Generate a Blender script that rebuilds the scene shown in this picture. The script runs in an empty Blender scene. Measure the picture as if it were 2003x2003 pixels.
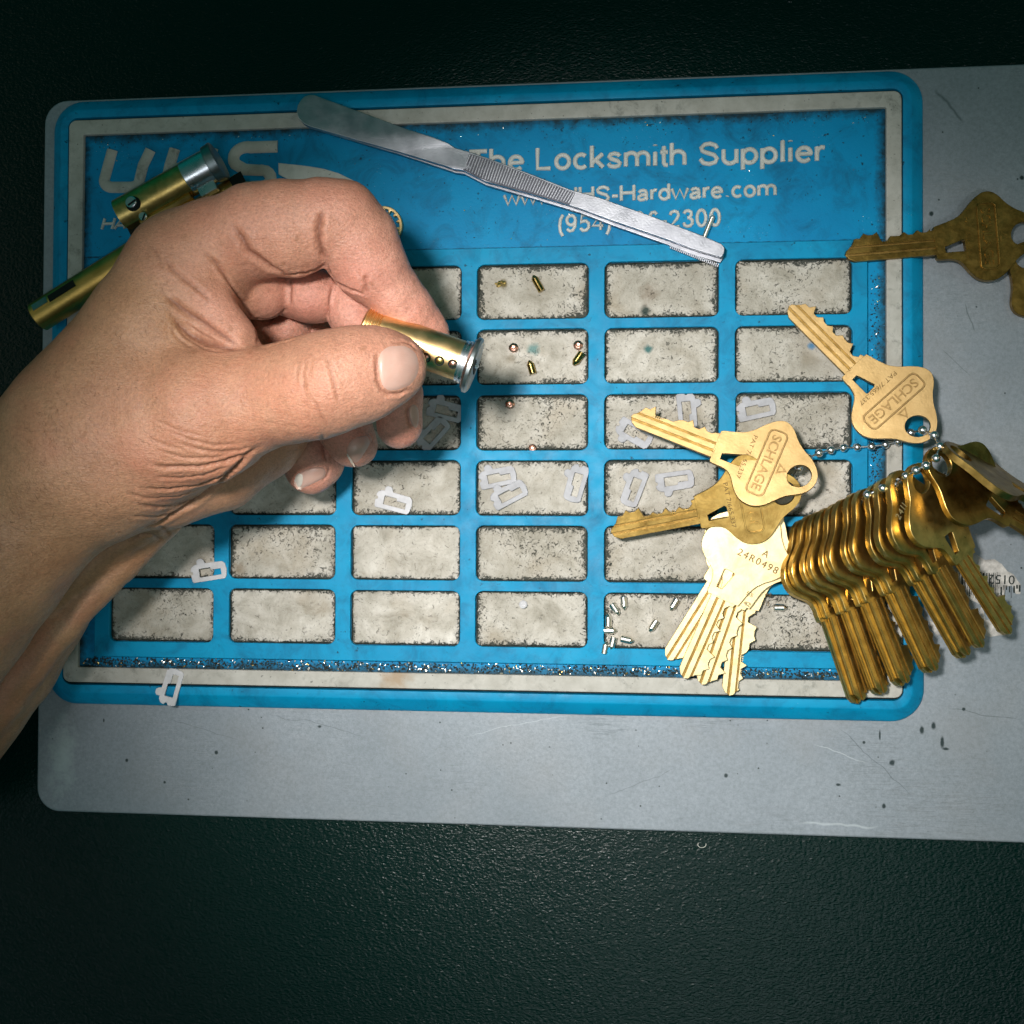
import bpy, bmesh, math, random
import numpy as np
from mathutils import Vector, Matrix
from mathutils.bvhtree import BVHTree
random.seed(7); np.random.seed(7)
scene = bpy.context.scene
COL = scene.collection
R = math.radians
MM = 0.001

# ---------------------------------------------------------------- camera
CAMP = (0.04529634, -0.03800693, 0.30918996)
CAMR = (0.01706138, 0.10419563, 0.00445151)
PH = 2003.0
FPX = PH / 2 / math.tan(R(25))
cam_d = bpy.data.cameras.new("camera"); cam = bpy.data.objects.new("camera", cam_d); COL.objects.link(cam)
cam.location = CAMP; cam.rotation_euler = CAMR
cam_d.angle = R(50); cam_d.clip_start = 0.01; cam_d.clip_end = 20
scene.camera = cam
from mathutils import Euler
CM = Euler(CAMR).to_matrix(); CL = Vector(CAMP)
FWD = CM @ Vector((0, 0, -1))

# ---------------------------------------------------------------- world and lamps
w = bpy.data.worlds.new("World"); scene.world = w; w.use_nodes = True
# a dim room: teal walls round a grey ceiling
nt = w.node_tree; bg = nt.nodes["Background"]; bg.inputs[1].default_value = 1.0
_tc = nt.nodes.new("ShaderNodeTexCoord"); _sx = nt.nodes.new("ShaderNodeSeparateXYZ"); _cr = nt.nodes.new("ShaderNodeValToRGB")
nt.links.new(_tc.outputs['Generated'], _sx.inputs[0]); nt.links.new(_sx.outputs[2], _cr.inputs[0]); nt.links.new(_cr.outputs[0], bg.inputs[0])
_cr.color_ramp.elements[0].position = 0.45; _cr.color_ramp.elements[0].color = (0.0, 0.075, 0.065, 1)
_cr.color_ramp.elements[1].position = 0.85; _cr.color_ramp.elements[1].color = (0.004, 0.050, 0.043, 1)

def area(name, loc, aim, sx, sy, power, col, spread=180):
    d = bpy.data.lights.new(name, 'AREA'); d.shape = 'RECTANGLE'; d.size = sx; d.size_y = sy
    d.energy = power; d.color = col; d.spread = R(spread)
    o = bpy.data.objects.new(name, d); COL.objects.link(o); o.location = loc
    o.rotation_euler = (Vector(aim) - Vector(loc)).to_track_quat('-Z', 'Y').to_euler()
    return o
def spot(name, loc, aim, ang, blend, power, col, rad):
    d = bpy.data.lights.new(name, 'SPOT'); d.spot_size = R(ang); d.spot_blend = blend
    d.energy = power; d.color = col; d.shadow_soft_size = rad
    o = bpy.data.objects.new(name, d); COL.objects.link(o); o.location = loc
    o.rotation_euler = (Vector(aim) - Vector(loc)).to_track_quat('-Z', 'Y').to_euler()
    return o
spot("bench_lamp", (-0.016, 0.008, 0.36), (0.042, -0.062, 0), 54, 1.0, 7.6, (1.0, 0.96, 0.92), 0.018)
area("ceiling_tube", (-0.72, -0.56, 1.35), (-0.1, -0.1, 0), 0.36, 0.12, 0.5, (0.88, 0.94, 1.0))
area("ceiling_tube", (0.20, -0.58, 1.35), (0.0, -0.1, 0), 0.40, 0.12, 2.2, (0.88, 0.94, 1.0))
area("key_softbox", (0.125, -0.11, 0.80), (0.07, -0.05, 0), 0.15, 0.12, 0.12, (1.0, 0.96, 0.88))  # added softbox, gives the pale keys something bright to mirror
area("brass_fill", (0.78, 0.02, 0.52), (0.05, 0, 0.02), 0.40, 0.50, 0.52, (1.0, 0.86, 0.62))  # added warm fill for the brass to reflect, not a known lamp
area("brass_fill", (-0.8, 0.10, 0.60), (0.05, 0, 0.02), 0.35, 0.45, 0.32, (1.0, 0.88, 0.66))  # second added fill, warms the brass from the left

vs = scene.view_settings
scene.display_settings.display_device = 'sRGB'
vs.view_transform = 'Standard'; vs.look = 'None'; vs.exposure = 0; vs.gamma = 1
try: vs.use_curve_mapping = False
except Exception: pass

# ---------------------------------------------------------------- pixel <-> place
def at(u, v, z=0.0):
    """the point at height z (mm above the mat's raised frame) seen at photo pixel u, v"""
    d = CM @ Vector(((u - PH/2)/FPX, (PH/2 - v)/FPX, -1))
    t = (z*MM - CL.z)/d.z
    return CL + d*t
def wr(r, P):
    return r*((P - CL).dot(FWD))/FPX

# ---------------------------------------------------------------- object helpers
def tag(o, label=None, cat=None, group=None, kind=None):
    if label: o['label'] = label
    if cat: o['category'] = cat
    if group: o['group'] = group
    if kind: o['kind'] = kind
    return o
def empty(name, loc, label, cat, group=None):
    o = bpy.data.objects.new(name, None); COL.objects.link(o); o.location = loc
    o.empty_display_size = 0.01
    return tag(o, label, cat, group)
def link(name, me, mat, parent=None, keep=False, smooth=False):
    o = bpy.data.objects.new(name, me); COL.objects.link(o)
    if mat is not None:
        me.materials.clear(); me.materials.append(mat)
    if smooth:
        me.polygons.foreach_set("use_smooth", [True]*len(me.polygons))
    if parent:
        o.parent = parent
        if keep:
            o.matrix_parent_inverse = pmat(parent).inverted()
    return o
def pmat(o):
    m = Matrix.LocRotScale(o.location, o.rotation_euler, o.scale)
    if o.parent: m = pmat(o.parent) @ o.matrix_parent_inverse @ m
    return m
def smooth_by_angle(me, ang=35):
    me.polygons.foreach_set("use_smooth", [True]*len(me.polygons))
    me.set_sharp_from_angle(angle=R(ang))
def from_bm(bm, name):
    me = bpy.data.meshes.new(name); bm.to_mesh(me); bm.free(); return me
def plate(name, loops, z0, z1, bev=0.1, res=1):
    """flat plate from closed loops in mm (outer first, then holes), bevelled all round -> mesh in metres"""
    cu = bpy.data.curves.new(name, 'CURVE'); cu.dimensions = '2D'; cu.fill_mode = 'BOTH'
    for lp in loops:
        sp = cu.splines.new('POLY'); sp.points.add(len(lp) - 1)
        for i, p in enumerate(lp): sp.points[i].co = (p[0], p[1], 0, 1)
        sp.use_cyclic_u = True
    h = (z1 - z0)/2
    bev = min(bev, h*0.95)
    cu.extrude = h - bev; cu.bevel_depth = bev; cu.bevel_resolution = res; cu.offset = -bev
    o = bpy.data.objects.new(name, cu); COL.objects.link(o)
    dg = bpy.context.evaluated_depsgraph_get(); dg.update()
    me = bpy.data.meshes.new_from_object(o.evaluated_get(dg))
    bpy.data.objects.remove(o); bpy.data.curves.remove(cu)
    me.transform(Matrix.Translation((0, 0, (z0+z1)/2*MM)) @ Matrix.Scale(MM, 4))
    return me
def rrect(x0, y0, x1, y1, r, n=6):
    pts = []
    for cx, cy, a0 in ((x1-r, y1-r, 0), (x0+r, y1-r, 90), (x0+r, y0+r, 180), (x1-r, y0+r, 270)):
        for i in range(n+1):
            a = R(a0 + 90*i/n); pts.append((cx + r*math.cos(a), cy + r*math.sin(a)))
    return pts
def join_meshes(name, ms):
    bm = bmesh.new()
    for m in ms: bm.from_mesh(m)
    for m in ms: bpy.data.meshes.remove(m)
    return from_bm(bm, name)
def text_mesh(name, s, width=None, height=None, depth=0.3, bev=0.05, spacing=1.0, shear=0, align='LEFT', offset=0):
    """lettering with its baseline on y=0, in mm, scaled to width and capital height -> metres"""
    cu = bpy.data.curves.new(name, 'FONT'); cu.body = s; cu.size = 10; cu.extrude = 0
    cu.space_character = spacing; cu.shear = shear; cu.resolution_u = 4
    cu.fill_mode = 'BOTH'; cu.offset = offset
    cu.extrude = 1.0
    o = bpy.data.objects.new(name, cu); COL.objects.link(o)
    dg = bpy.context.evaluated_depsgraph_get(); dg.update()
    me = bpy.data.meshes.new_from_object(o.evaluated_get(dg))
    bpy.data.objects.remove(o); bpy.data.curves.remove(cu)
    n = len(me.vertices); co = np.empty(n*3); me.vertices.foreach_get("co", co); co = co.reshape(-1, 3)
    x0, x1 = co[:, 0].min(), co[:, 0].max()
    capH = 7.29
    sy = (height/capH) if height else (width/(x1-x0))
    sx = (width/(x1-x0)) if width else sy
    co[:, 0] = (co[:, 0] - x0)*sx; co[:, 1] *= sy
    if align == 'CENTER': co[:, 0] -= (x1-x0)*sx/2; co[:, 1] -= height/2 if height else 0
    co[:, 2] = (co[:, 2] > 0)*depth
    co *= MM
    me.vertices.foreach_set("co", co.ravel()); me.update()
    return me
def tube_path(name, pts, r, squash=1.0, cyclic=False, res=3):
    """round stroke along points (metres)"""
    cu = bpy.data.curves.new(name, 'CURVE'); cu.dimensions = '3D'
    sp = cu.splines.new('POLY'); sp.points.add(len(pts)-1)
    for i, p in enumerate(pts): sp.points[i].co = (p[0]*1000, p[1]*1000, p[2]*1000, 1)
    sp.use_cyclic_u = cyclic
    cu.bevel_depth = r*1000; cu.bevel_resolution = res; cu.use_fill_caps = True
    o = bpy.data.objects.new(name, cu); COL.objects.link(o)
    dg = bpy.context.evaluated_depsgraph_get(); dg.update()
    me = bpy.data.meshes.new_from_object(o.evaluated_get(dg))
    bpy.data.objects.remove(o); bpy.data.curves.remove(cu)
    zc = sum(p[2] for p in pts)/len(pts)
    me.transform(Matrix.Translation((0, 0, zc)) @ Matrix.Diagonal((MM, MM, MM*squash, 1)) @ Matrix.Translation((0, 0, -zc*1000)))
    return me
def lathe(name, prof, n=48, close=True):
    """profile [(x, r)] in mm turned about X -> metres"""
    bm = bmesh.new(); rings = []
    for x, r in prof:
        if r < 1e-6: rings.append([bm.verts.new((x*MM, 0, 0))])
        else: rings.append([bm.verts.new((x*MM, r*MM*math.cos(2*math.pi*i/n), r*MM*math.sin(2*math.pi*i/n))) for i in range(n)])
    for a, b in zip(rings[:-1], rings[1:]):
        for i in range(n):
            j = (i+1) % n
            if len(a) == 1 and len(b) == 1: continue
            if len(a) == 1: bm.faces.new((a[0], b[i], b[j]))
            elif len(b) == 1: bm.faces.new((a[i], b[0], a[j]))
            else: bm.faces.new((a[i], b[i], b[j], a[j]))
    bmesh.ops.recalc_face_normals(bm, faces=bm.faces)
    return from_bm(bm, name)
def frame_mat(origin, xdir, up=Vector((0, 0, 1)), roll=0.0):
    x = Vector(xdir).normalized(); y = up.cross(x).normalized(); z = x.cross(y)
    m = Matrix((x, y, z)).transposed().to_4x4(); m.translation = origin
    return m @ Matrix.Rotation(roll, 4, 'X')
def setm(o, m):
    o.location = m.to_translation(); o.rotation_euler = m.to_euler(); return o

# ---------------------------------------------------------------- materials
class NT:
    def __init__(s, name):
        s.m = bpy.data.materials.new(name); s.m.use_nodes = True; s.t = s.m.node_tree
        s.b = s.t.nodes["Principled BSDF"]; s.o = s.t.nodes["Material Output"]
        s.tc = s.t.nodes.new("ShaderNodeTexCoord")
    def n(s, typ, **kw):
        nd = s.t.nodes.new(typ)
        for k, v in kw.items():
            if k.startswith('_'): setattr(nd, k[1:], v)
        return nd
    def l(s, a, b): s.t.links.new(a, b)
    def noise(s, scale, detail=3, rough=0.5, src='Object', dist=0, stretch=None):
        nd = s.n("ShaderNodeTexNoise"); nd.inputs['Scale'].default_value = scale; nd.inputs['Detail'].default_value = detail
        nd.inputs['Roughness'].default_value = rough; nd.inputs['Distortion'].default_value = dist
        c = s.tc.outputs[src]
        if stretch:
            mp = s.n("ShaderNodeMapping"); mp.inputs['Scale'].default_value = stretch[:3]
            if len(stretch) > 3: mp.inputs['Rotation'].default_value = (0, 0, R(stretch[3]))
            s.l(c, mp.inputs[0]); c = mp.outputs[0]
        s.l(c, nd.inputs['Vector']); return nd.outputs['Fac']
    def voro(s, scale, src='Object', feature='F1', rnd=1):
        nd = s.n("ShaderNodeTexVoronoi"); nd.feature = feature; nd.inputs['Scale'].default_value = scale; nd.inputs['Randomness'].default_value = rnd
        s.l(s.tc.outputs[src], nd.inputs['Vector']); return nd.outputs['Distance']
    def ramp(s, fac, stops, interp='LINEAR'):
        nd = s.n("ShaderNodeValToRGB"); cr = nd.color_ramp; cr.interpolation = interp
        while len(cr.elements) < len(stops): cr.elements.new(0.5)
        for e, (p, c) in zip(cr.elements, stops):
            e.position = p; e.color = (c, c, c, 1) if not hasattr(c, '__len__') else (*c, 1)
        s.l(fac, nd.inputs[0]); return nd.outputs[0]
    def mix(s, fac, a, b, mode='MIX'):
        nd = s.n("ShaderNodeMix"); nd.data_type = 'RGBA'; nd.blend_type = mode
        for sock, val in ((nd.inputs[0], fac), (nd.inputs[6], a), (nd.inputs[7], b)):
            if isinstance(val, (int, float)): sock.default_value = val
            elif isinstance(val, tuple): sock.default_value = (*val, 1)
            else: s.l(val, sock)
        return nd.outputs[2]
    def math(s, op, a, b=None, clamp=False):
        nd = s.n("ShaderNodeMath"); nd.operation = op; nd.use_clamp = clamp
        for i, val in enumerate((a, b)):
            if val is None: continue
            if isinstance(val, (int, float)): nd.inputs[i].default_value = val
            else: s.l(val, nd.inputs[i])
        return nd.outputs[0]
    def bump(s, h, strength, dist, prev=None):
        nd = s.n("ShaderNodeBump"); nd.inputs['Strength'].default_value = strength; nd.inputs['Distance'].default_value = dist
        s.l(h, nd.inputs['Height'])
        if prev is not None: s.l(prev, nd.inputs['Normal'])
        return nd.outputs[0]
    def set(s, **kw):
        names = dict(col='Base Color', rough='Roughness', metal='Metallic', spec='Specular IOR Level', normal='Normal', sss='Subsurface Weight', coat='Coat Weight')
        for k, v in kw.items():
            sock = s.b.inputs[names[k]]
            if isinstance(v, (int, float)): sock.default_value = v
            elif isinstance(v, tuple): sock.default_value = (*v, 1)
            else: s.l(v, sock)
        return s
    def xyz(s, src='Object'):
        nd = s.n("ShaderNodeSeparateXYZ"); s.l(s.tc.outputs[src], nd.inputs[0]); return nd.outputs

def blob(T, cx, cy, r, soft=0.4, nscale=600, warp=0.5, stretch=(1, 1)):
    """irregular stain mask around a spot of the surface (object coordinates, mm)"""
    o = T.xyz()
    dx = T.math('MULTIPLY', T.math('SUBTRACT', o[0], cx*MM), 1/(r*MM*stretch[0]))
    dy = T.math('MULTIPLY', T.math('SUBTRACT', o[1], cy*MM), 1/(r*MM*stretch[1]))
    d = T.math('SQRT', T.math('ADD', T.math('MULTIPLY', dx, dx), T.math('MULTIPLY', dy, dy)))
    d = T.math('ADD', d, T.math('MULTIPLY', T.math('SUBTRACT', T.noise(nscale, 4, 0.65), 0.5), warp*3))
    return T.math('SUBTRACT', 1.0, T.math('SMOOTHSTEP' if False else 'DIVIDE', T.math('SUBTRACT', d, 1-soft, True), soft, True), True)

def mat_blue():
    T = NT("blue_rubber")
    base = T.ramp(T.noise(35, 5, 0.6), [(0.3, (0.0, 0.215, 0.42)), (0.7, (0.0, 0.295, 0.53))])
    smudge = T.ramp(T.noise(110, 6, 0.72, dist=0.6), [(0.46, 0.0), (0.70, 1.0)])
    base = T.mix(T.math('MULTIPLY', smudge, 0.55), base, (0.004, 0.075, 0.16))
    spk = T.ramp(T.noise(420, 3, 0.7), [(0.66, 0.0), (0.72, 1.0)])
    base = T.mix(T.math('MULTIPLY', spk, 0.8), base, (0.003, 0.03, 0.05))
    fl = T.ramp(T.voro(900), [(0.0, 1.0), (0.10, 0.0)])
    fl = T.math('MULTIPLY', fl, T.ramp(T.noise(70, 2), [(0.58, 0), (0.66, 1)]))
    base = T.mix(T.math('MULTIPLY', fl, 0.7), base, (0.5, 0.7, 0.75))
    n1 = T.bump(T.noise(1500, 3, 0.6), 0.25, 0.0001)
    T.set(col=base, rough=T.ramp(T.noise(200, 4), [(0.3, 0.42), (0.7, 0.6)]), spec=0.2, normal=n1)
    return T.m
def mat_floor():
    T = NT("blue_panel_dirty")
    base = T.ramp(T.noise(30, 5, 0.6), [(0.3, (0.0, 0.20, 0.43)), (0.7, (0.0, 0.28, 0.55))])
    smudge = T.ramp(T.noise(90, 7, 0.72, dist=0.8), [(0.48, 0.0), (0.75, 1.0)])
    base = T.mix(T.math('MULTIPLY', smudge, 0.7), base, (0.004, 0.06, 0.12))
    # dirt packed along the inner edges of the frame
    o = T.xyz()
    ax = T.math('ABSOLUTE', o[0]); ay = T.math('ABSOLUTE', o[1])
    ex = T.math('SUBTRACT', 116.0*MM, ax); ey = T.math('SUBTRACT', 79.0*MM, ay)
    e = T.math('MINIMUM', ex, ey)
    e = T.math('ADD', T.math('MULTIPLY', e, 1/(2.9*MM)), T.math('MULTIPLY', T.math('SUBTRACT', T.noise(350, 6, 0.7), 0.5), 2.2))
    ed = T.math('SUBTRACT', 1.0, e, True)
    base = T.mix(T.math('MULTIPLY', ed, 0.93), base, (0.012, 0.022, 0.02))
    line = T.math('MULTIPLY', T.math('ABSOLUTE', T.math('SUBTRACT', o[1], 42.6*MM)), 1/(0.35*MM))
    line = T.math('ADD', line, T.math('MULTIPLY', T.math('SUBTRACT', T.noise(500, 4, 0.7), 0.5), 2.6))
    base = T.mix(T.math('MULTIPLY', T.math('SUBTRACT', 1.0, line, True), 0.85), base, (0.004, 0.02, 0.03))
    spk = T.ramp(T.noise(480, 3, 0.7), [(0.66, 0.0), (0.72, 1.0)])
    base = T.mix(T.math('MULTIPLY', spk, 0.85), base, (0.003, 0.025, 0.04))
    fl = T.math('MULTIPLY', T.ramp(T.voro(1000), [(0.0, 1.0), (0.12, 0.0)]), T.ramp(T.noise(60, 2), [(0.54, 0), (0.62, 1)]))
    base = T.mix(T.math('MULTIPLY', fl, 0.75), base, (0.5, 0.7, 0.75))
    n1 = T.bump(T.noise(1300, 4, 0.7), 0.35, 0.00015)
    T.set(col=base, rough=0.5, spec=0.2, normal=n1)
    return T.m
def mat_white(name="worn_white_rubber", a=(0.36, 0.35, 0.31), b=(0.50, 0.49, 0.45), dirt=0.75):
    T = NT(name)
    base = T.ramp(T.noise(160, 5, 0.65), [(0.3, a), (0.7, b)])
    d1 = T.ramp(T.noise(240, 7, 0.75, dist=0.5), [(0.52, 0.0), (0.72, 1.0)])
    d1 = T.math('MULTIPLY', d1, T.ramp(T.noise(28, 2), [(0.42, 0.15), (0.62, 1.0)]))
    base = T.mix(T.math('MULTIPLY', d1, dirt), base, (0.06, 0.07, 0.055))
    sp = T.ramp(T.noise(900, 2, 0.6), [(0.68, 0.0), (0.73, 1.0)])
    base = T.mix(T.math('MULTIPLY', sp, 0.7), base, (0.04, 0.045, 0.04))
    br = blob(T, -20, -81, 6, 0.8, 200, 0.6, (1, 1)) if name == "worn_white_rubber" else None
    if br is not None: base = T.mix(T.math('MULTIPLY', br, 0.6), base, (0.30, 0.17, 0.06))
    n1 = T.bump(T.noise(1400, 3, 0.6), 0.3, 0.0001)
    T.set(col=base, rough=0.6, spec=0.3, normal=n1)
    return T.m
STAINS = [(1043, 683, 2.3, (0.06, 0.22, 0.22), 0.75), (1268, 684, 1.5, (0.01, 0.12, 0.12), 0.9), (1588, 676, 1.5, (0.02, 0.18, 0.36), 0.85), (1262, 610, 1.9, (0.008, 0.03, 0.025), 0.9),
          (985, 556, 1.6, (0.11, 0.08, 0.01), 0.9), (1270, 575, 3.5, (0.22, 0.17, 0.12), 0.6), (840, 845, 1.2, (0.01, 0.05, 0.045), 0.9), (700, 1012, 2.4, (0.2, 0.12, 0.05), 0.6), (470, 1115, 2.8, (0.17, 0.11, 0.05), 0.6),
          (1345, 1010, 2.2, (0.05, 0.045, 0.03), 0.7), (1000, 702, 2.0, (0.16, 0.12, 0.06), 0.5), (1120, 628, 1.3, (0.14, 0.12, 0.06), 0.5)]
def mat_pocket():
    T = NT("pocket_lining")
    # generated coordinates run 0..1 over every pocket: dirt and painted wall shade follow its edges
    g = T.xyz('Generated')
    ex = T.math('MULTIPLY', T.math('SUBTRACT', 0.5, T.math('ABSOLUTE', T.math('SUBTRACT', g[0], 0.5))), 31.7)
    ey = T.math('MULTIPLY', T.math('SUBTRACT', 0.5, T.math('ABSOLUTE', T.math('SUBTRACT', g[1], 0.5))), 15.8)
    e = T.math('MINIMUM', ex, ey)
    base = T.ramp(T.noise(120, 6, 0.7, dist=0.4), [(0.3, (0.28, 0.26, 0.21)), (0.48, (0.49, 0.46, 0.40)), (0.68, (0.70, 0.67, 0.61))])
    warm = T.ramp(T.noise(55, 3, 0.6), [(0.55, 0.0), (0.75, 1.0)])
    base = T.mix(T.math('MULTIPLY', warm, 0.5), base, (0.34, 0.26, 0.16))
    big = T.ramp(T.noise(18, 3, 0.6), [(0.42, 0.0), (0.68, 1.0)])
    base = T.mix(T.math('MULTIPLY', big, 0.45), base, (0.26, 0.25, 0.21))
    grain = T.noise(1500, 4, 0.75)
    fine = T.ramp(grain, [(0.58, 0.0), (0.66, 1.0)])
    base = T.mix(T.math('MULTIPLY', fine, 0.45), base, (0.12, 0.11, 0.09))
    mid = T.ramp(T.noise(520, 5, 0.75, dist=1.0), [(0.60, 0.0), (0.66, 1.0)])
    base = T.mix(T.math('MULTIPLY', mid, 0.7), base, (0.09, 0.085, 0.07))
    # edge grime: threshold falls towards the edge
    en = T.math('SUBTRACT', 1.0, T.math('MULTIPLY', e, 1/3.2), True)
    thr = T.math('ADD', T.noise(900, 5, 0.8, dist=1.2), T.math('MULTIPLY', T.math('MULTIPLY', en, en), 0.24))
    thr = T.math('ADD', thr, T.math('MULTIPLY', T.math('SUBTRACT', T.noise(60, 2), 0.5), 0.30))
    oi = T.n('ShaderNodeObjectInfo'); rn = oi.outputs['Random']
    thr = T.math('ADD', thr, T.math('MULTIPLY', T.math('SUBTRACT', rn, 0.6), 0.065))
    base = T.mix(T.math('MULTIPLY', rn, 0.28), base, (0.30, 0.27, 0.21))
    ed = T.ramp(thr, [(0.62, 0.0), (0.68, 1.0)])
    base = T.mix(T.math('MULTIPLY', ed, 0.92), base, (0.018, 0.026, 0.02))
    rim = T.math('SUBTRACT', 1.0, T.math('ADD', T.math('MULTIPLY', e, 1/0.75), T.math('MULTIPLY', T.math('SUBTRACT', T.noise(420, 4, 0.7), 0.5), 1.6)), True)  # dark band painted as the wall's shade at the pocket's very edge
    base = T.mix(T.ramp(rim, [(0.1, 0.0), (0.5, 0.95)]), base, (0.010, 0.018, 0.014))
    for (u, v, r, c, k) in STAINS:
        p = at(u, v, -1.6)
        base = T.mix(T.math('MULTIPLY', blob(T, p.x*1000, p.y*1000, r, 0.7, 500, 0.45), k), base, c)
    hgt = T.math('SUBTRACT', T.noise(800, 5, 0.75), T.math('MULTIPLY', ed, 0.6))
    T.set(col=base, rough=0.65, spec=0.3, normal=T.bump(hgt, 0.9, 0.00035))
    return T.m
def scratch(T, a, b, wmm, z=-4):
    """mask of one scratch between two photo points on the tray (object coordinates)"""
    A_, B_ = at(*a, z), at(*b, z); d = (B_ - A_); L = d.length; d = d/L; o = T.xyz()
    px = T.math('SUBTRACT', o[0], A_.x); py = T.math('SUBTRACT', o[1], A_.y)
    along = T.math('ADD', T.math('MULTIPLY', px, d.x), T.math('MULTIPLY', py, d.y))
    off = T.math('ADD', T.math('MULTIPLY', px, -d.y), T.math('MULTIPLY', py, d.x))
    off = T.math('ADD', off, T.math('MULTIPLY', T.math('SUBTRACT', T.noise(70, 3, 0.6), 0.5), 0.004))
    m = T.math('SUBTRACT', 1.0, T.math('MULTIPLY', T.math('ABSOLUTE', off), 1/(wmm*MM)), True)
    e = T.math('SUBTRACT', 1.0, T.math('MULTIPLY', T.math('ABSOLUTE', T.math('SUBTRACT', along, L/2)), 2/L), True)
    return T.math('MULTIPLY', m, T.math('MULTIPLY', e, 3.0, True))
def mat_tray():
    T = NT("grey_painted_metal")
    base = T.ramp(T.noise(22, 5, 0.6), [(0.3, (0.235, 0.27, 0.305)), (0.7, (0.31, 0.345, 0.385))])
    g = T.noise(1100, 4, 0.75)
    base = T.mix(T.ramp(g, [(0.35, 0.0), (0.7, 0.6)]), base, (0.15, 0.18, 0.19))
    warm = T.ramp(T.noise(40, 3), [(0.5, 0.0), (0.8, 1.0)])
    base = T.mix(T.math('MULTIPLY', warm, 0.25), base, (0.27, 0.25, 0.23))
    pit = T.ramp(T.voro(260), [(0.05, 1.0), (0.085, 0.0)])
    pit = T.math('MULTIPLY', pit, T.ramp(T.noise(75, 2), [(0.52, 0), (0.56, 1)]))
    base = T.mix(T.math('MULTIPLY', pit, 0.9), base, (0.01, 0.02, 0.02))
    sc = T.ramp(T.noise(60, 5, 0.5, stretch=(1, 30, 1, 28)), [(0.485, 0.0), (0.5, 1.0), (0.515, 0.0)])
    sc = T.math('MULTIPLY', sc, T.ramp(T.noise(30, 2), [(0.5, 0), (0.62, 1)]))
    sc2 = T.ramp(T.noise(45, 5, 0.5, stretch=(26, 1, 1, 50)), [(0.488, 0.0), (0.5, 1.0), (0.512, 0.0)])
    sc2 = T.math('MULTIPLY', sc2, T.ramp(T.noise(24, 2), [(0.52, 0), (0.64, 1)]))
    s = T.math('MULTIPLY', sc, 1.0)
    base = T.mix(T.math('MULTIPLY', s, 0.28), base, (0.06, 0.075, 0.08))
    for (u, v, r, st) in [(1843, 1452, 1.1, (0.6, 1.8)), (1850, 1465, 0.9, (1.2, 0.5)), (1745, 1492, 0.9, (1, 1.1)), (1420, 1517, 0.7, (1, 1)), (1729, 1577, 0.8, (0.8, 1.1)),
                          (1826, 1420, 0.9, (0.8, 1.4)), (1803, 1428, 1.0, (0.7, 1.4)), (1640, 1535, 0.6, (1.3, 0.8)), (1690, 1452, 0.5, (1, 1)), (1721, 1438, 0.8, (0.4, 2.2)), (1885, 1387, 0.6, (1, 1)),
                          (423, 1472, 0.7, (1, 1)), (248, 1487, 0.6, (1, 1)), (625, 1421, 0.6, (1.3, 0.8)), (322, 1530, 0.5, (1, 1)), (203, 1409, 0.5, (.6, 1.4)), (1640, 405, 0.1, (1, 1)), (1822, 418, 0.8, (1, 1)), (1999, 348, 0.8, (1, 1)), (1832, 448, .5, (1, 1))]:
        p = at(u, v, -4)
        base = T.mix(T.math('MULTIPLY', blob(T, p.x*1000, p.y*1000, r, 0.5, 900, 0.25, st), 0.95), base, (0.006, 0.02, 0.02))
    for a, b, w_, c in [((1640, 1420), (1790, 1560), 0.16, (0.05, 0.07, 0.08)), ((1590, 1455), (1700, 1492), 0.2, (0.5, 0.54, 0.58)), ((1850, 1385), (2000, 1408), 0.14, (0.03, 0.05, 0.05)), ((520, 1395), (720, 1440), 0.14, (0.08, 0.10, 0.11)),
                        ((1830, 170), (1890, 240), 0.5, (0.03, 0.06, 0.06)), ((1886, 590), (1906, 650), 0.22, (0.04, 0.07, 0.07)), ((330, 1405), (470, 1448), 0.12, (0.08, 0.10, 0.11)), ((1560, 1610), (1720, 1618), 0.45, (0.5, 0.55, 0.58)),
                        ((900, 1440), (1120, 1400), 0.12, (0.45, 0.5, 0.54)), ((1180, 1560), (1330, 1500), 0.12, (0.09, 0.11, 0.12)), ((1840, 680), (1900, 740), 0.12, (0.05, 0.08, 0.08)), ((130, 1590), (1990, 1652), 0.5, (0.42, 0.45, 0.47))]:
        base = T.mix(T.math('MULTIPLY', scratch(T, a, b, w_), 0.65), base, c)
    wp = at(110, 1480, -4)
    wear_glare = blob(T, wp.x*1000+2, wp.y*1000, 7, 1.0, 260, 0.7, (0.8, 1.9))  # pale patch of wear with glare painted in, left side of the tray
    base = T.mix(T.math('MULTIPLY', wear_glare, 0.7), base, (0.42, 0.50, 0.50))
    n1 = T.bump(T.noise(1600, 4, 0.7), 0.35, 0.00012)
    n1 = T.bump(T.math('MULTIPLY', s, -1.0), 0.4, 0.0001, n1)
    n1 = T.bump(T.noise(90, 3), 0.15, 0.0006, n1)
    T.set(col=base, rough=0.42, spec=0.5, metal=0.15, normal=n1)
    return T.m
def mat_table():
    T = NT("black_textured_laminate")
    v = T.voro(1050, feature='SMOOTH_F1')
    h = T.math('ADD', T.noise(1150, 2, 0.5, stretch=(1, 1.9, 1, -35)), T.math('MULTIPLY', v, -0.5))
    T.set(col=(0.0, 0.0115, 0.009), rough=0.24, spec=0.24, normal=T.bump(h, 0.55, 0.0004))
    return T.m
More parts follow.
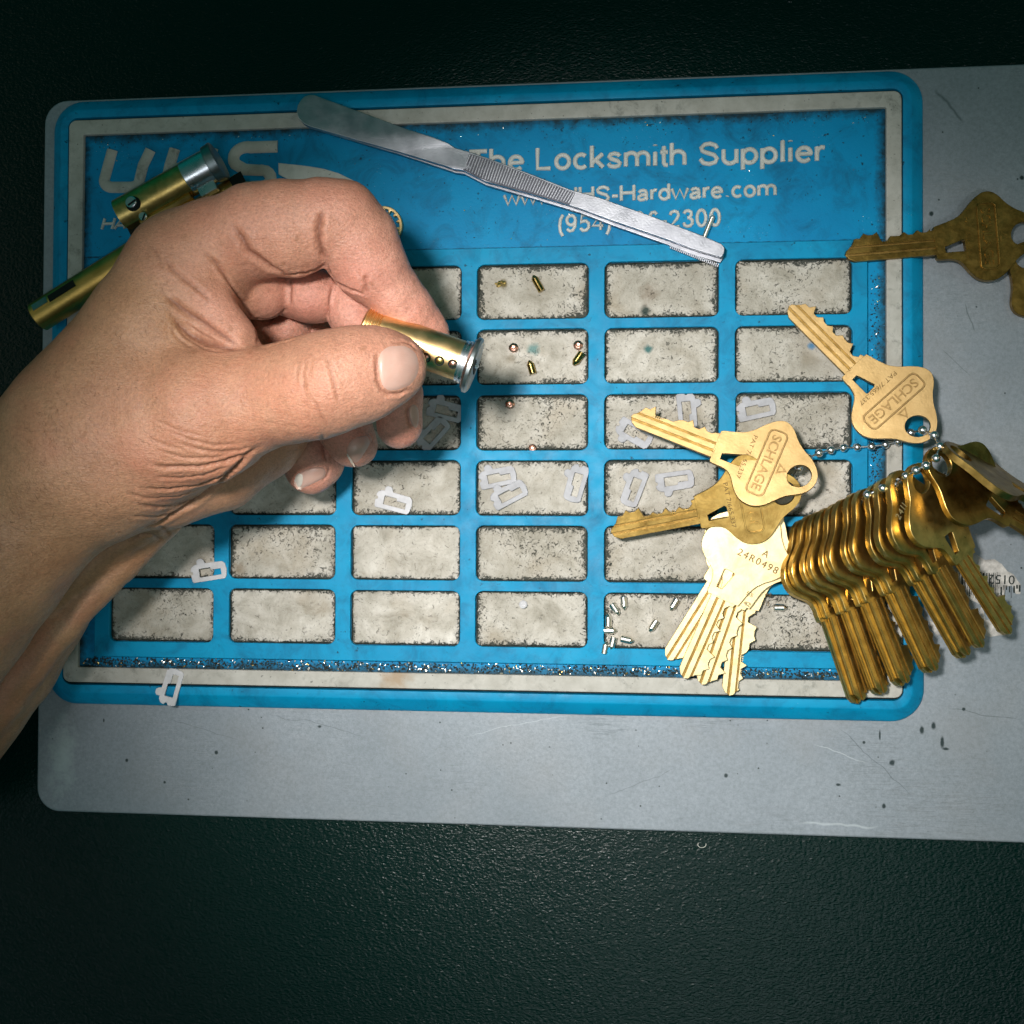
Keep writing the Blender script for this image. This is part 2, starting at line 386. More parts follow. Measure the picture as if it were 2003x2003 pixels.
def mat_metal(name, c0, c1, rough=(0.25, 0.4), nscale=150, bump=0.12, tarnish=None, tk=0.6, brushed=None, fine=0.0001):
    T = NT(name)
    base = T.ramp(T.noise(nscale, 5, 0.65), [(0.3, c0), (0.7, c1)])
    if tarnish:
        t = T.ramp(T.noise(nscale*0.6, 6, 0.72, dist=0.7), [(0.45, 0.0), (0.7, 1.0)])
        base = T.mix(T.math('MULTIPLY', t, tk), base, tarnish)
    g = T.noise(1800, 3, 0.6) if not brushed else T.noise(700, 4, 0.6, stretch=brushed)
    T.set(col=base, metal=1.0, rough=T.ramp(T.noise(nscale*1.7, 4, 0.6), [(0.3, rough[0]), (0.7, rough[1])]), normal=T.bump(g, bump, fine))
    return T.m
def mat_plain(name, c, rough=0.5, metal=0.0, spec=0.4, noise=0.15):
    T = NT(name)
    dk = tuple(x*(1-noise*1.6) for x in c); lt = tuple(min(1, x*(1+noise*0.6)) for x in c)
    T.set(col=T.ramp(T.noise(260, 5, 0.65), [(0.3, dk), (0.7, lt)]), rough=rough, metal=metal, spec=spec, normal=T.bump(T.noise(1500, 3), 0.15, 0.0001))
    return T.m
def mat_skin():
    T = NT("skin")
    at_ = T.n("ShaderNodeAttribute"); at_.attribute_name = "pink"
    pink = at_.outputs['Fac']
    tan = T.ramp(T.noise(70, 5, 0.6), [(0.3, (0.37, 0.19, 0.10)), (0.7, (0.48, 0.27, 0.15))])
    pk = T.ramp(T.noise(90, 5, 0.6), [(0.3, (0.57, 0.245, 0.18)), (0.7, (0.68, 0.34, 0.255))])
    base = T.mix(pink, tan, pk)
    mo = T.ramp(T.noise(1300, 5, 0.8), [(0.30, (0.66, 0.62, 0.60)), (0.52, (1.0, 1.0, 1.0)), (0.72, (1.30, 1.27, 1.24))])
    base = T.mix(0.85, base, mo, 'MULTIPLY')
    red = T.ramp(T.noise(38, 4, 0.6, dist=0.6), [(0.5, 0.0), (0.75, 1.0)])
    base = T.mix(T.math('MULTIPLY', red, 0.5), base, (0.52, 0.18, 0.115))
    fr = T.ramp(T.noise(330, 4, 0.65), [(0.60, 0.0), (0.70, 1.0)])
    base = T.mix(T.math('MULTIPLY', fr, 0.42), base, (0.25, 0.11, 0.05))
    pore = T.voro(2100)
    base = T.mix(T.ramp(pore, [(0.0, 0.38), (0.4, 0.0)]), base, (0.22, 0.10, 0.06))
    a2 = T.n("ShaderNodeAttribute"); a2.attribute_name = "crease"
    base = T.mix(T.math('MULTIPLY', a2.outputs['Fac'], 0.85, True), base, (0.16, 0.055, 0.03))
    n0 = T.bump(T.math('MULTIPLY', pore, -1.0), 0.26, 0.00022)
    n1 = T.bump(T.noise(2300, 3, 0.6), 0.42, 0.00024, n0)
    n2 = T.bump(T.noise(950, 4, 0.66, stretch=(1, 2.6, 1, 35)), 0.55, 0.00040, n1)
    T.set(col=base, rough=T.ramp(T.noise(300, 3), [(0.3, 0.36), (0.7, 0.52)]), spec=0.5, normal=n2, sss=0.10)
    T.b.inputs['Subsurface Radius'].default_value = (1.0, 0.35, 0.2); T.b.inputs['Subsurface Scale'].default_value = 0.0016
    return T.m
M = dict(
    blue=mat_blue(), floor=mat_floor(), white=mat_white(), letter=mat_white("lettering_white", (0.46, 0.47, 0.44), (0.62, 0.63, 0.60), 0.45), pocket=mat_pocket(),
    tray=mat_tray(), table=mat_table(),
    brass=mat_metal("tan_brass", (0.36, 0.245, 0.105), (0.48, 0.335, 0.155), (0.44, 0.55), 160, 0.3, (0.34, 0.21, 0.08), 0.35, fine=0.00012),
    gold=mat_metal("gold_brass", (0.58, 0.395, 0.125), (0.78, 0.56, 0.20), (0.27, 0.40), 320, 0.10, (0.28, 0.16, 0.035), 0.45),
    pale=mat_metal("glare_brass", (0.80, 0.64, 0.34), (0.90, 0.75, 0.45), (0.46, 0.58), 260, 0.2, (0.66, 0.46, 0.18), 0.5),  # paler copy of the brass, mirrored glare put into its colour
    dark2=mat_metal("shaded_brass", (0.30, 0.19, 0.05), (0.46, 0.30, 0.09), (0.28, 0.40), 260, 0.2, (0.12, 0.06, 0.012), 0.7),  # darker copy of the brass, dark reflections and shade put into its colour
    dark=mat_metal("dark_brass", (0.22, 0.13, 0.03), (0.36, 0.23, 0.06), (0.35, 0.5), 300, 0.35, (0.09, 0.05, 0.01), 0.7),
    tubebrass=mat_metal("satin_brass", (0.56, 0.345, 0.085), (0.72, 0.47, 0.14), (0.34, 0.46), 120, 0.25, (0.3, 0.19, 0.04), 0.35),
    plug=mat_metal("worn_brass", (0.80, 0.52, 0.22), (0.93, 0.69, 0.37), (0.32, 0.46), 130, 0.14, (0.46, 0.27, 0.11), 0.45, brushed=(1, 5, 5, 0)),
    steel=mat_metal("brushed_steel", (0.42, 0.43, 0.48), (0.58, 0.59, 0.64), (0.36, 0.48), 140, 0.3, (0.28, 0.29, 0.33), 0.4),
    chrome=mat_metal("bright_steel", (0.72, 0.74, 0.78), (0.86, 0.88, 0.90), (0.24, 0.34), 120, 0.08),
    dullsteel=mat_metal("dull_steel", (0.28, 0.32, 0.33), (0.40, 0.44, 0.45), (0.3, 0.45), 200, 0.2),
    copper=mat_metal("copper", (0.75, 0.36, 0.25), (0.88, 0.50, 0.38), (0.2, 0.35), 300, 0.2),
    nickel=mat_metal("nickel_silver", (0.80, 0.77, 0.70), (0.92, 0.90, 0.84), (0.26, 0.36), 300, 0.1),
    pinbrass=mat_metal("dark_pin_brass", (0.34, 0.24, 0.08), (0.55, 0.40, 0.13), (0.18, 0.28), 300, 0.1),
    wafer=mat_plain("white_wafer_enamel", (0.57, 0.57, 0.59), 0.6, 0.0, 0.25, 0.12),
    greywafer=mat_plain("grey_wafer_enamel", (0.40, 0.405, 0.43), 0.55, 0.0, 0.3, 0.16),
    black=mat_plain("black_gap", (0.008, 0.012, 0.010), 0.6, 0, 0.2),
    ink=mat_plain("stamped_ink", (0.16, 0.10, 0.03), 0.6, 0.3, 0.3),
    label=mat_plain("torn_label_paper", (0.52, 0.50, 0.47), 0.75, 0, 0.2, 0.45),
    labelink=mat_plain("label_ink", (0.012, 0.02, 0.018), 0.6, 0, 0.3),
    groove=mat_metal('dark_groove', (0.20, 0.12, 0.03), (0.36, 0.23, 0.07), (0.45, 0.6), 300, 0.2),  # darker metal on the floors of the milled grooves
    emboss=mat_metal('emblem_shade_brass', (0.20, 0.13, 0.05), (0.32, 0.21, 0.09), (0.45, 0.55), 400, 0.3),  # darker than the key, so the relief's shading is in the colour
    groove_steel=mat_metal('ridge_gap_shade_steel', (0.10, 0.10, 0.12), (0.17, 0.17, 0.20), (0.4, 0.5), 300, 0.2),
    nail=None, skin=mat_skin())
def mat_nail():
    T = NT("fingernail")
    base = T.ramp(T.noise(160, 3, 0.5), [(0.3, (0.52, 0.31, 0.25)), (0.7, (0.62, 0.41, 0.34))])
    n1 = T.bump(T.noise(500, 3, 0.5, stretch=(1, 6, 1, 10)), 0.18, 0.0002)
    T.set(col=base, rough=0.34, spec=0.5, normal=n1, sss=0.1)
    T.b.inputs['Subsurface Radius'].default_value = (1.0, 0.4, 0.3); T.b.inputs['Subsurface Scale'].default_value = 0.001
    return T.m
M['nail'] = mat_nail()
M['nailtip'] = mat_plain("nail_free_edge", (0.72, 0.66, 0.58), 0.4, 0, 0.5, 0.05)

# ---------------------------------------------------------------- table and tray
me = plate("table", [rrect(-900, -700, 900, 700, 20)], -30, -5.6, 1.0)
tag(link("table", me, M['table']), kind='structure')
# tray: a sheet with gently rolled edge
me = plate("metal_tray", [rrect(-130.0, -122.5, 300, 91.0, 7, 8)], -5.5, -4.0, 0.5, 2)
tray = link("metal_tray", me, M['tray'], smooth=False)
tag(tray, "worn grey metal tray lying under the blue pinning mat", "tray")
tray["label"] = "worn grey metal tray lying under the blue pinning mat"

# torn barcode label on the tray
lab = empty("barcode_label", at(1905, 1150, -4), "torn barcode sticker scraps stuck on the grey tray beside the keys", "sticker")
def lp(pts, z=-3.93): return [((at(u, v, z).x)*1000, (at(u, v, z).y)*1000) for u, v in pts]
def crop6(pts): return [(1703 + x/6.44, 1030 + y/6.44) for x, y in pts]
scr1 = crop6([(1180, 330), (1330, 350), (1440, 420), (1560, 410), (1650, 470), (1720, 560), (1800, 600), (1850, 680), (1890, 730), (1885, 850), (1830, 850), (1780, 740), (1700, 760), (1660, 960), (1600, 900), (1500, 960), (1400, 1000), (1320, 950), (1200, 900), (1000, 760), (880, 600), (870, 450), (1000, 420), (1100, 400)])
scr2 = crop6([(745, 1180), (800, 1210), (880, 1280), (960, 1330), (1080, 1390), (1220, 1300), (1350, 1180), (1400, 960), (1450, 1180), (1540, 1160), (1650, 1200), (1700, 1300), (1790, 1340), (1740, 1390), (1640, 1370), (1500, 1390), (1400, 1350), (1300, 1400), (1150, 1410), (950, 1400), (830, 1360), (760, 1290)])
for k, s in enumerate((scr1, scr2)):
    link("paper_scrap", plate("paper_scrap", [lp(s)], -3.98, -3.86, 0.03), M['label'], lab, True)
def put_text(parent, s, u, v, z, ang, width=None, height=None, mat='labelink', depth=0.05, **kw):
    me = text_mesh("lettering", s, width, height, depth, **kw)
    P = at(u, v, z)
    me.transform(Matrix.Translation(P) @ Matrix.Rotation(R(ang), 4, 'Z'))
    return link("lettering", me, M[mat], parent, True)
put_text(lab, "0152", 1985, 1126, -3.85, 178, None, 2.6)
bm = bmesh.new()
u = 1834.0
while u < 1996:
    wd = random.choice((1.0, 1.0, 2.2, 3.4))
    top = 1146 + random.uniform(-2, 2); bot = top + random.uniform(14, 34) - (8 if u > 1960 else 0)
    if u < 1950: top -= 26
    P0 = at(u, top, -3.83); P1 = at(u+wd, bot, -3.83)
    m = Matrix.Translation(((P0.x+P1.x)/2, (P0.y+P1.y)/2, -3.84*MM)) @ Matrix.Diagonal((abs(P1.x-P0.x), abs(P1.y-P0.y), 0.03*MM, 1))
    bmesh.ops.create_cube(bm, size=1, matrix=m)
    u += wd + random.choice((1.6, 2.4, 3.6))
link("barcode", from_bm(bm, "barcode"), M['labelink'], lab, True)

# ---------------------------------------------------------------- pinning mat
mat = empty("pinning_mat", (0, 0, -4*MM), "blue and white rubber pinning mat with pocket grid and supplier lettering", "mat")
def ring_sweep(name, prof, r0=9.0):
    """prof: (half-width inset from outer edge, z) swept round the mat outline"""
    bm = bmesh.new(); loops = []
    for ins, z in prof:
        r = max(1.2, r0 - ins)
        lp_ = rrect(-126.6+ins, -90.2+ins, 126.6-ins, 90.2-ins, r, 10)
        loops.append([bm.verts.new((x*MM, y*MM, z*MM)) for x, y in lp_])
    for a, b in zip(loops[:-1], loops[1:]):
        n = len(a)
        for i in range(n): bm.faces.new((a[i], a[(i+1) % n], b[(i+1) % n], b[i]))
    return from_bm(bm, name)
me = ring_sweep("rim", [(0.4, -3.99), (0.0, -3.9), (0, -3.6), (0.3, -3.3), (3.5, -0.55), (3.8, -0.42), (4.1, -0.38), (5.85, -0.35), (6.05, -0.42), (6.1, -0.6), (6.15, -2.5), (7.2, -2.5)])
smooth_by_angle(me, 50); link("rim", me, M['blue'], mat, True)
# white raised frame
me = plate("frame", [rrect(-120.1, -83.3, 120.1, 83.3, 2.2), rrect(-115.6, -78.9, 116.0, 78.9, 0.3, 2)[::-1]], -2.4, 0.0, 0.25, 2)
smooth_by_angle(me, 40); link("white_frame", me, M['white'], mat, True)
me = plate("dark_gap", [rrect(-120.5, -83.7, 120.5, 83.7, 2.4), rrect(-119.9, -83.1, 119.9, 83.1, 2.0)[::-1]], -2.45, -0.9, 0.05)  # black strip set in the groove between rim and frame
link("dark_gap", me, M["black"], mat, True)
# recessed floor
me = plate("recessed_panel", [rrect(-117, -80.5, 117.5, 80.5, 0.5)], -3.6, -1.3, 0.1)
link("recessed_panel", me, M['floor'], mat, True)
# pocket grid block
GX0, GY0, PX, PY, PW, PHH = -105.9, 37.6, 36.2, 18.58, 31.7, 15.75
holes = []
for r in range(6):
    for c in range(6):
        x0 = GX0 + PX*c; y1 = GY0 - PY*r
        jit = [random.uniform(-0.12, 0.12) for _ in range(4)]
        holes.append(rrect(x0+jit[0], y1-PHH+jit[1], x0+PW+jit[2], y1+jit[3], 2.2, 5)[::-1])
me = plate("grid_block", [rrect(-110.4, -75.6, 110.9, 42.3, 0.4, 2)] + holes, -1.29, 0.25, 0.2, 2)
smooth_by_angle(me, 40); link("pocket_grid", me, M['blue'], mat, True)
# pocket linings: a slightly uneven sheet in each pocket
def lining(x0, y0):
    bm = bmesh.new(); nx, ny = 16, 8
    vs_ = [[bm.verts.new(((x0 + PW*i/nx)*MM, (y0 + PHH*j/ny)*MM, (-1.24 + random.uniform(0, 0.05) + (0.18*random.random() if i in (0, nx) or j in (0, ny) else 0))*MM)) for j in range(ny+1)] for i in range(nx+1)]
    for i in range(nx):
        for j in range(ny): bm.faces.new((vs_[i][j], vs_[i+1][j], vs_[i+1][j+1], vs_[i][j+1]))
    me = from_bm(bm, "pocket_lining"); me.polygons.foreach_set("use_smooth", [True]*len(me.polygons)); return me
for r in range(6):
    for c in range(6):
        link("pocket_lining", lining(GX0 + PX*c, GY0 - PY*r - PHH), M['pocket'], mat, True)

# header lettering, all raised on the panel (top at -0.55)
ZL = -1.28
def mm(u, v, z=-0.7): p = at(u, v, z); return (p.x*1000, p.y*1000)
def _arc(cx, cy, rx, ry, a0, a1, n=14): return [(cx + rx*math.cos(R(a0+(a1-a0)*i/n)), cy + ry*math.sin(R(a0+(a1-a0)*i/n))) for i in range(n+1)]
GL = {'T': (.853, [[(.06, .93), (.80, .93)], [(.43, .93), (.43, .05)]]), 'h': (.777, [[(.12, 1), (.12, .04)], _arc(.38, .42, .26, .24, 175, 0)+[(.64, .04)]]),
 'e': (.777, [[(.13, .37), (.65, .37)]+_arc(.39, .35, .27, .30, 8, 318)]), 'L': (.777, [[(.12, .97), (.12, .07), (.66, .07)]]), 'o': (.777, [_arc(.39, .35, .27, .30, 0, 360, 22)]),
 'c': (.70, [_arc(.38, .35, .26, .30, 45, 315)]), 'k': (.70, [[(.12, 1), (.12, .04)], [(.56, .64), (.14, .26)], [(.28, .38), (.60, .04)]]),
 's': (.70, [[(.57, .51), (.50, .61), (.34, .65), (.18, .60), (.13, .50), (.22, .41), (.48, .32), (.58, .21), (.53, .10), (.36, .05), (.18, .09), (.11, .20)]]),
 'm': (1.163, [[(.12, .65), (.12, .04)], _arc(.35, .43, .23, .22, 175, 0)+[(.58, .04)], _arc(.81, .43, .23, .22, 175, 0)+[(1.04, .04)]]), 'i': (.31, [[(.155, .64), (.155, .04)], [(.155, .92), (.155, .96)]]),
 't': (.40, [[(.2, .88), (.2, .16), (.25, .07), (.36, .06)], [(.05, .64), (.36, .64)]]), 'S': (.93, [[(.80, .72), (.72, .87), (.50, .95), (.28, .91), (.15, .77), (.20, .63), (.40, .54), (.66, .45), (.79, .28), (.71, .12), (.48, .05), (.24, .10), (.12, .28)]]),
 'u': (.777, [[(.12, .65), (.12, .30)]+_arc(.38, .29, .26, .24, 180, 350)+[(.64, .35)], [(.64, .65), (.64, .04)]]), 'p': (.777, [[(.12, .65), (.12, -.25)], _arc(.39, .35, .27, .30, 0, 360, 22)]),
 'l': (.31, [[(.155, .97), (.155, .04)]]), 'r': (.47, [[(.12, .65), (.12, .04)], [(.12, .40), (.18, .56), (.30, .64), (.42, .62)]]), 'w': (1.0, [[(.05, .65), (.26, .05), (.5, .62), (.74, .05), (.95, .65)]]),
 '.': (.39, [[(.19, .05), (.20, .09)]]), 'U': (1.0, [[(.13, .97), (.13, .36)]+_arc(.5, .36, .37, .30, 180, 360)+[(.87, .97)]]), 'H': (1.0, [[(.13, .97), (.13, .04)], [(.87, .97), (.87, .04)], [(.13, .53), (.87, .53)]]),
 '-': (.47, [[(.07, .36), (.40, .36)]]), 'a': (.777, [[(.15, .50), (.24, .61), (.40, .65), (.55, .60), (.60, .46), (.60, .12), (.67, .05)], [(.60, .40), (.30, .35), (.14, .25), (.14, .13), (.25, .05), (.42, .07), (.60, .22)]]),
 'd': (.777, [[(.64, .97), (.64, .04)], _arc(.38, .35, .26, .30, 0, 360, 22)]), '(': (.47, [[(.36, .98), (.22, .72), (.17, .36), (.22, .02), (.36, -.23)]]), ')': (.47, [[(.11, .98), (.25, .72), (.30, .36), (.25, .02), (.11, -.23)]]),
 '9': (.777, [_arc(.38, .67, .25, .27, 0, 360, 20), [(.63, .66), (.60, .30), (.47, .09), (.28, .05), (.15, .17)]]), '5': (.777, [[(.62, .93), (.24, .93), (.16, .50), (.30, .59), (.48, .59), (.63, .46), (.63, .22), (.49, .07), (.29, .05), (.14, .19)]]),
 '4': (.777, [[(.54, .04), (.54, .95), (.09, .30), (.69, .30)]]), '0': (.777, [_arc(.38, .50, .25, .45, 0, 360, 24)]), '6': (.777, [_arc(.39, .31, .25, .26, 0, 360, 20), [(.14, .34), (.18, .70), (.32, .91), (.50, .94), (.62, .80)]]),
 '2': (.777, [[(.14, .72), (.20, .88), (.38, .95), (.57, .88), (.62, .70), (.52, .50), (.14, .07), (.65, .07)]]), '3': (.777, [[(.15, .78), (.24, .91), (.40, .95), (.57, .86), (.58, .68), (.46, .55), (.34, .53)], [(.46, .54), (.63, .40), (.63, .22), (.50, .08), (.34, .05), (.19, .12), (.14, .26)]]),
 'A': (.84, [[(.05, .04), (.42, .97), (.79, .04)], [(.18, .34), (.66, .34)]]), 'R': (.95, [[(.13, .04), (.13, .95), (.60, .95), (.76, .84), (.76, .66), (.60, .53), (.13, .53)], [(.50, .52), (.80, .04)]]),
 'D': (.95, [[(.13, .05), (.13, .95), (.50, .95), (.76, .80), (.84, .50), (.76, .20), (.50, .05), (.13, .05)]]), 'W': (1.3, [[(.05, .97), (.33, .05), (.65, .93), (.97, .05), (1.25, .97)]]), 'E': (.93, [[(.82, .95), (.13, .95), (.13, .06), (.84, .06)], [(.13, .52), (.76, .52)]]), ' ': (.39, [])}
def stroke_text(s, width, cap, wt, shear=0):
    """moulded round-topped lettering drawn with strokes, baseline from the origin, in mm -> metres"""
    tot = sum(GL[c][0] for c in s); sx = width/tot; x = 0; ms = []
    cu = bpy.data.curves.new("lettering", 'CURVE'); cu.dimensions = '3D'; cu.bevel_depth = wt; cu.bevel_resolution = 3; cu.use_fill_caps = True
    for c in s:
        w_, st = GL[c]
        for k, pl in enumerate(st):
            sp = cu.splines.new('POLY'); sp.points.add(len(pl)-1)
            for i, (px, py) in enumerate(pl): sp.points[i].co = ((x+px)*sx + shear*py*cap, py*cap, 0.02*k, 1)
        x += w_
    o = bpy.data.objects.new("lettering", cu); COL.objects.link(o)
    dg = bpy.context.evaluated_depsgraph_get(); dg.update()
    me = bpy.data.meshes.new_from_object(o.evaluated_get(dg)); bpy.data.objects.remove(o); bpy.data.curves.remove(cu)
    me.transform(Matrix.Diagonal((MM, MM, 0.62/wt*MM, 1))); smooth_by_angle(me, 50)
    return me
def header(s, ua, va, ub, vb, cap, wt=0.62, shear=0):
    a = Vector(mm(ua, va)); b = Vector(mm(ub, vb)); d = b - a
    me = stroke_text(s, d.length, cap, wt, shear)
    me.transform(Matrix.Translation((a.x*MM, a.y*MM, ZL*MM)) @ Matrix.Rotation(math.atan2(d.y, d.x), 4, 'Z'))
    return link("lettering", me, M['letter'], mat, True)
def header_old(s, ua, va, ub, vb, cap, **kw):
    a = Vector(mm(ua, va)); b = Vector(mm(ub, vb)); d = b - a
    me = text_mesh("lettering", s, d.length, cap, 0.62, **kw)
    me.transform(Matrix.Translation((a.x*MM, a.y*MM, ZL*MM)) @ Matrix.Rotation(math.atan2(d.y, d.x), 4, 'Z'))
    return link("lettering", me, M['letter'], mat, True)
header("The Locksmith Supplier", 915, 336, 1616, 315, 6.4, 0.66)
header("www.UHS-Hardware.com", 985, 402, 1521, 382, 4.6, 0.52)
header("(954) 906-2300", 1089, 454, 1413, 441, 5.0, 0.50)
header("HARDWARE", 194, 449, 405, 441, 3.4, 0.42, 0.3)
def stroke(pts, wpx, name="logo_stroke"):
    P = [at(u, v, -1.2) for u, v in pts]
    me = tube_path(name, P, wpx/2/6.8*MM, 0.36)
    smooth_by_angle(me, 60); return me
def c2(pts): return [(50 + x/3.22, 150 + y/3.22) for x, y in pts]
def arcpts(cx, cy, rx, ry, a0, a1, n=10): return [(cx + rx*math.cos(R(a0+(a1-a0)*i/n)), cy + ry*math.sin(R(a0+(a1-a0)*i/n))) for i in range(n+1)]
U = [(547, 462), (520, 560), (496, 650)] + arcpts(546, 655, 50, 42, 180, 90, 6) + [(640, 697)] + arcpts(655, 655, 62, 42, 80, 20, 5) + [(740, 560), (787, 462)]
Hh = [[(940, 455), (908, 560), (880, 690)], [(1180, 450), (1150, 560), (1120, 690)], [(900, 580), (1145, 575)]]
S_ = [(1588, 440), (1420, 445)] + arcpts(1400, 515, 90, 72, -90, -210, 8) + [(1380, 585), (1490, 590)] + arcpts(1480, 640, 65, 52, -80, 90, 8) + [(1300, 700)]
link("logo_letter", stroke(c2(U), 23), M['white'], mat, True)
link("logo_letter", join_meshes("logo_letter", [stroke(c2(h), 23) for h in Hh]), M['white'], mat, True)
link("logo_letter", stroke(c2(S_), 24), M['white'], mat, True)
def c3(pts): return [(550 + x/3.864, 150 + y/3.864) for x, y in pts]
sw = c3([(-22, 652), (80, 662), (200, 675), (320, 695), (430, 728), (540, 780), (640, 850), (710, 915), (742, 975), (735, 1000), (690, 1010), (650, 950), (590, 880), (520, 830), (430, 800), (300, 790), (180, 800), (90, 790), (0, 750), (-20, 735)])
link("logo_swoosh", plate("logo_swoosh", [[mm(u, v) for u, v in sw][::-1]], ZL, -0.68, 0.12, 1), M['letter'], mat, True)

# shavings and dirt along the channel round the grid
def shavings():
    bm = bmesh.new()
    def flake(x, y, z, s, el):
        a = random.uniform(0, math.pi*2); t = random.uniform(-0.5, 0.5)
        m = Matrix.Translation((x*MM, y*MM, z*MM)) @ Matrix.Rotation(a, 4, 'Z') @ Matrix.Rotation(t, 4, 'Y') @ Matrix.Diagonal((s*el*MM, s*MM, s*0.35*MM, 1))
        bmesh.ops.create_icosphere(bm, subdivisions=1, radius=0.5, matrix=m)
    for i in range(2300):
        x = random.uniform(-114.5, 112); y = -77.3 + random.gauss(0, 0.85)
        if y > -75.8 or y < -78.7: continue
        flake(x, y, random.uniform(-1.25, -0.75), random.uniform(0.18, 0.62), random.uniform(1, 2.2))
    for i in range(700):
        y = random.uniform(-77, 34) if random.random() < .7 else random.uniform(-40, 0); x = 113.5 + random.gauss(0, 1.0)
        if x > 115.8 or x < 111.2: continue
        flake(x, y, random.uniform(-1.25, -0.9), random.uniform(0.12, 0.45), random.uniform(1, 2.2))
    for i in range(420):
        x = random.uniform(-113, 114); y = random.choice((77.5 - abs(random.gauss(0, 1.3)), random.uniform(43, 77)))
        flake(x, y, -1.25, random.uniform(0.10, 0.32), random.uniform(1, 3.2))
    for f in bm.faces: f.material_index = 0
    # four materials by flake (20 faces, 12 verts each)
    bm.faces.ensure_lookup_table()
    k = 0; idx = 0
    for f in bm.faces:
        if k % 20 == 0:
            rr = random.random(); idx = 0 if rr < 0.66 else 1 if rr < 0.86 else 2 if rr < 0.96 else 3
        f.material_index = idx; k += 1
    me = from_bm(bm, "metal_shavings")
    o = bpy.data.objects.new("metal_shavings", me); COL.objects.link(o)
    for m_ in (mat_plain("grime", (0.012, 0.02, 0.018), 0.7), mat_plain("blue_crumbs", (0.02, 0.14, 0.26), 0.5), M['nickel'], M['gold']): me.materials.append(m_)
    tag(o, "fine dirty metal shavings along the channel inside the white frame", "shavings", kind='stuff')
shavings()

# ---------------------------------------------------------------- keys
def C3(x, y): return (1500 + x/3.841, 550 + y/3.841)
KO = Vector((1545.6, 599.5)); KD = Vector((0.655, 0.7556)); KN = Vector((0.7556, -0.655)); KS = 1/7.2
def kloc(x, y):
    p = Vector(C3(x, y)) - KO; return (p.dot(KD)*KS, (p.dot(KN) - 27)*KS)
BOWPTS = [(795, 568), (850, 605), (925, 648), (1000, 662), (1080, 660), (1160, 672), (1210, 697), (1238, 740), (1243, 800), (1230, 870), (1232, 950), (1250, 1020), (1257, 1100), (1238, 1170), (1190, 1220), (1130, 1240), (1070, 1237), (1010, 1217), (950, 1197), (860, 1195), (790, 1192), (720, 1165), (672, 1110), (650, 1050), (655, 980), (676, 900), (678, 855), (652, 800), (610, 755), (590, 722), (606, 705)]
BOW = [kloc(*p) for p in BOWPTS]
HOLE = [kloc(*p) for p in arcpts(1116, 1112, 90, 80, 0, 360, 24)[:-1]]
WIN = [kloc(*p) for p in [(668, 742), (700, 712), (822, 785), (822, 800), (775, 850), (762, 850)]]
def chaikin(pts, n=1):
    for _ in range(n):
        q = []
        for a, b in zip(pts, pts[1:] + pts[:1]):
            q += [(a[0]*.75+b[0]*.25, a[1]*.75+b[1]*.25), (a[0]*.25+b[0]*.75, a[1]*.25+b[1]*.75)]
        pts = q
    return pts
SH = kloc(606, 705)[0]; TOPY = (55-27)*KS; SPINE = -27*KS
def cuts(seed):
    rnd = random.Random(seed); pts = []
    x = 3.0; y = rnd.uniform(-0.6, 0.8)
    xs = [3.4, 7.0, 10.6, 14.2, 17.8, 21.4]
    for xx in xs:
        y = rnd.uniform(0.3, 3.4)
        pts += [(xx-0.7, y), (xx+0.7, y), (xx+1.8, min(3.9, y+rnd.uniform(0.7, 1.6)))]
    return pts
def blade_outline(seed):
    e = SH + 1.5
    pts = [(e, SPINE), (2.4, SPINE), (0.8, SPINE+0.9), (0.0, SPINE+2.2), (0.3, SPINE+3.1), (2.0, SPINE+4.7)]
    pts += cuts(seed) + [(SH-1.2, TOPY-1.0), (e, TOPY-0.3)]
    return pts
def clip(poly, a, keep_above):
    out = []; f = (lambda p: p[1]-a) if keep_above else (lambda p: a-p[1])
    for p, q in zip(poly, poly[1:]+poly[:1]):
        fp, fq = f(p), f(q)
        if fp >= 0: out.append(p)
        if fp*fq < 0:
            t = fp/(fp-fq); out.append((p[0]+(q[0]-p[0])*t, p[1]+(q[1]-p[1])*t))
    return out
TH = 1.7
def blade_mesh(seed):
    o = blade_outline(seed)
    ms = [plate("blade", [o], -TH/2+0.45, TH/2-0.5, 0.12)]
    for a, b, h in ((SPINE, SPINE+1.5, 0.0), (SPINE+2.15, SPINE+3.6, 0.05), (SPINE+4.15, SPINE+9, 0.02)):
        q = clip(clip(o, a+0.001, True), b, False)
        if len(q) > 2:
            ms.append(plate("b", [q], -TH/2+h, TH/2-h, 0.10, 1))
    nb = len(ms[0].polygons); me = join_meshes("blade", ms)
    for p in me.polygons[:nb]: p.material_index = 1
    # milled cross ridges on the middle band
    bm = bmesh.new(); bm.from_mesh(me)
    x = 5.0
    while x < 21.5:
        bmesh.ops.create_cube(bm, size=1, matrix=Matrix.Translation((x*MM, (SPINE+4.6)*MM, (TH/2-0.03)*MM)) @ Matrix.Diagonal((0.22*MM, 0.9*MM, 0.16*MM, 1)))
        x += 0.55
    me = from_bm(bm, "blade"); smooth_by_angle(me, 22); return me
def bow_mesh():
    o = chaikin(BOW[:-2], 1) + [BOW[-2], BOW[-1]]
    # end the bow under the blade root
    o = [BOW[0]] + chaikin(BOW, 1)[1:-1] + [(SH-0.2, SPINE), (SH-0.2, TOPY)]
    me = plate("bow", [o, HOLE[::-1], WIN[::-1]], -TH/2-0.04, TH/2+0.04, 0.08, 0)
    smooth_by_angle(me, 22); return me
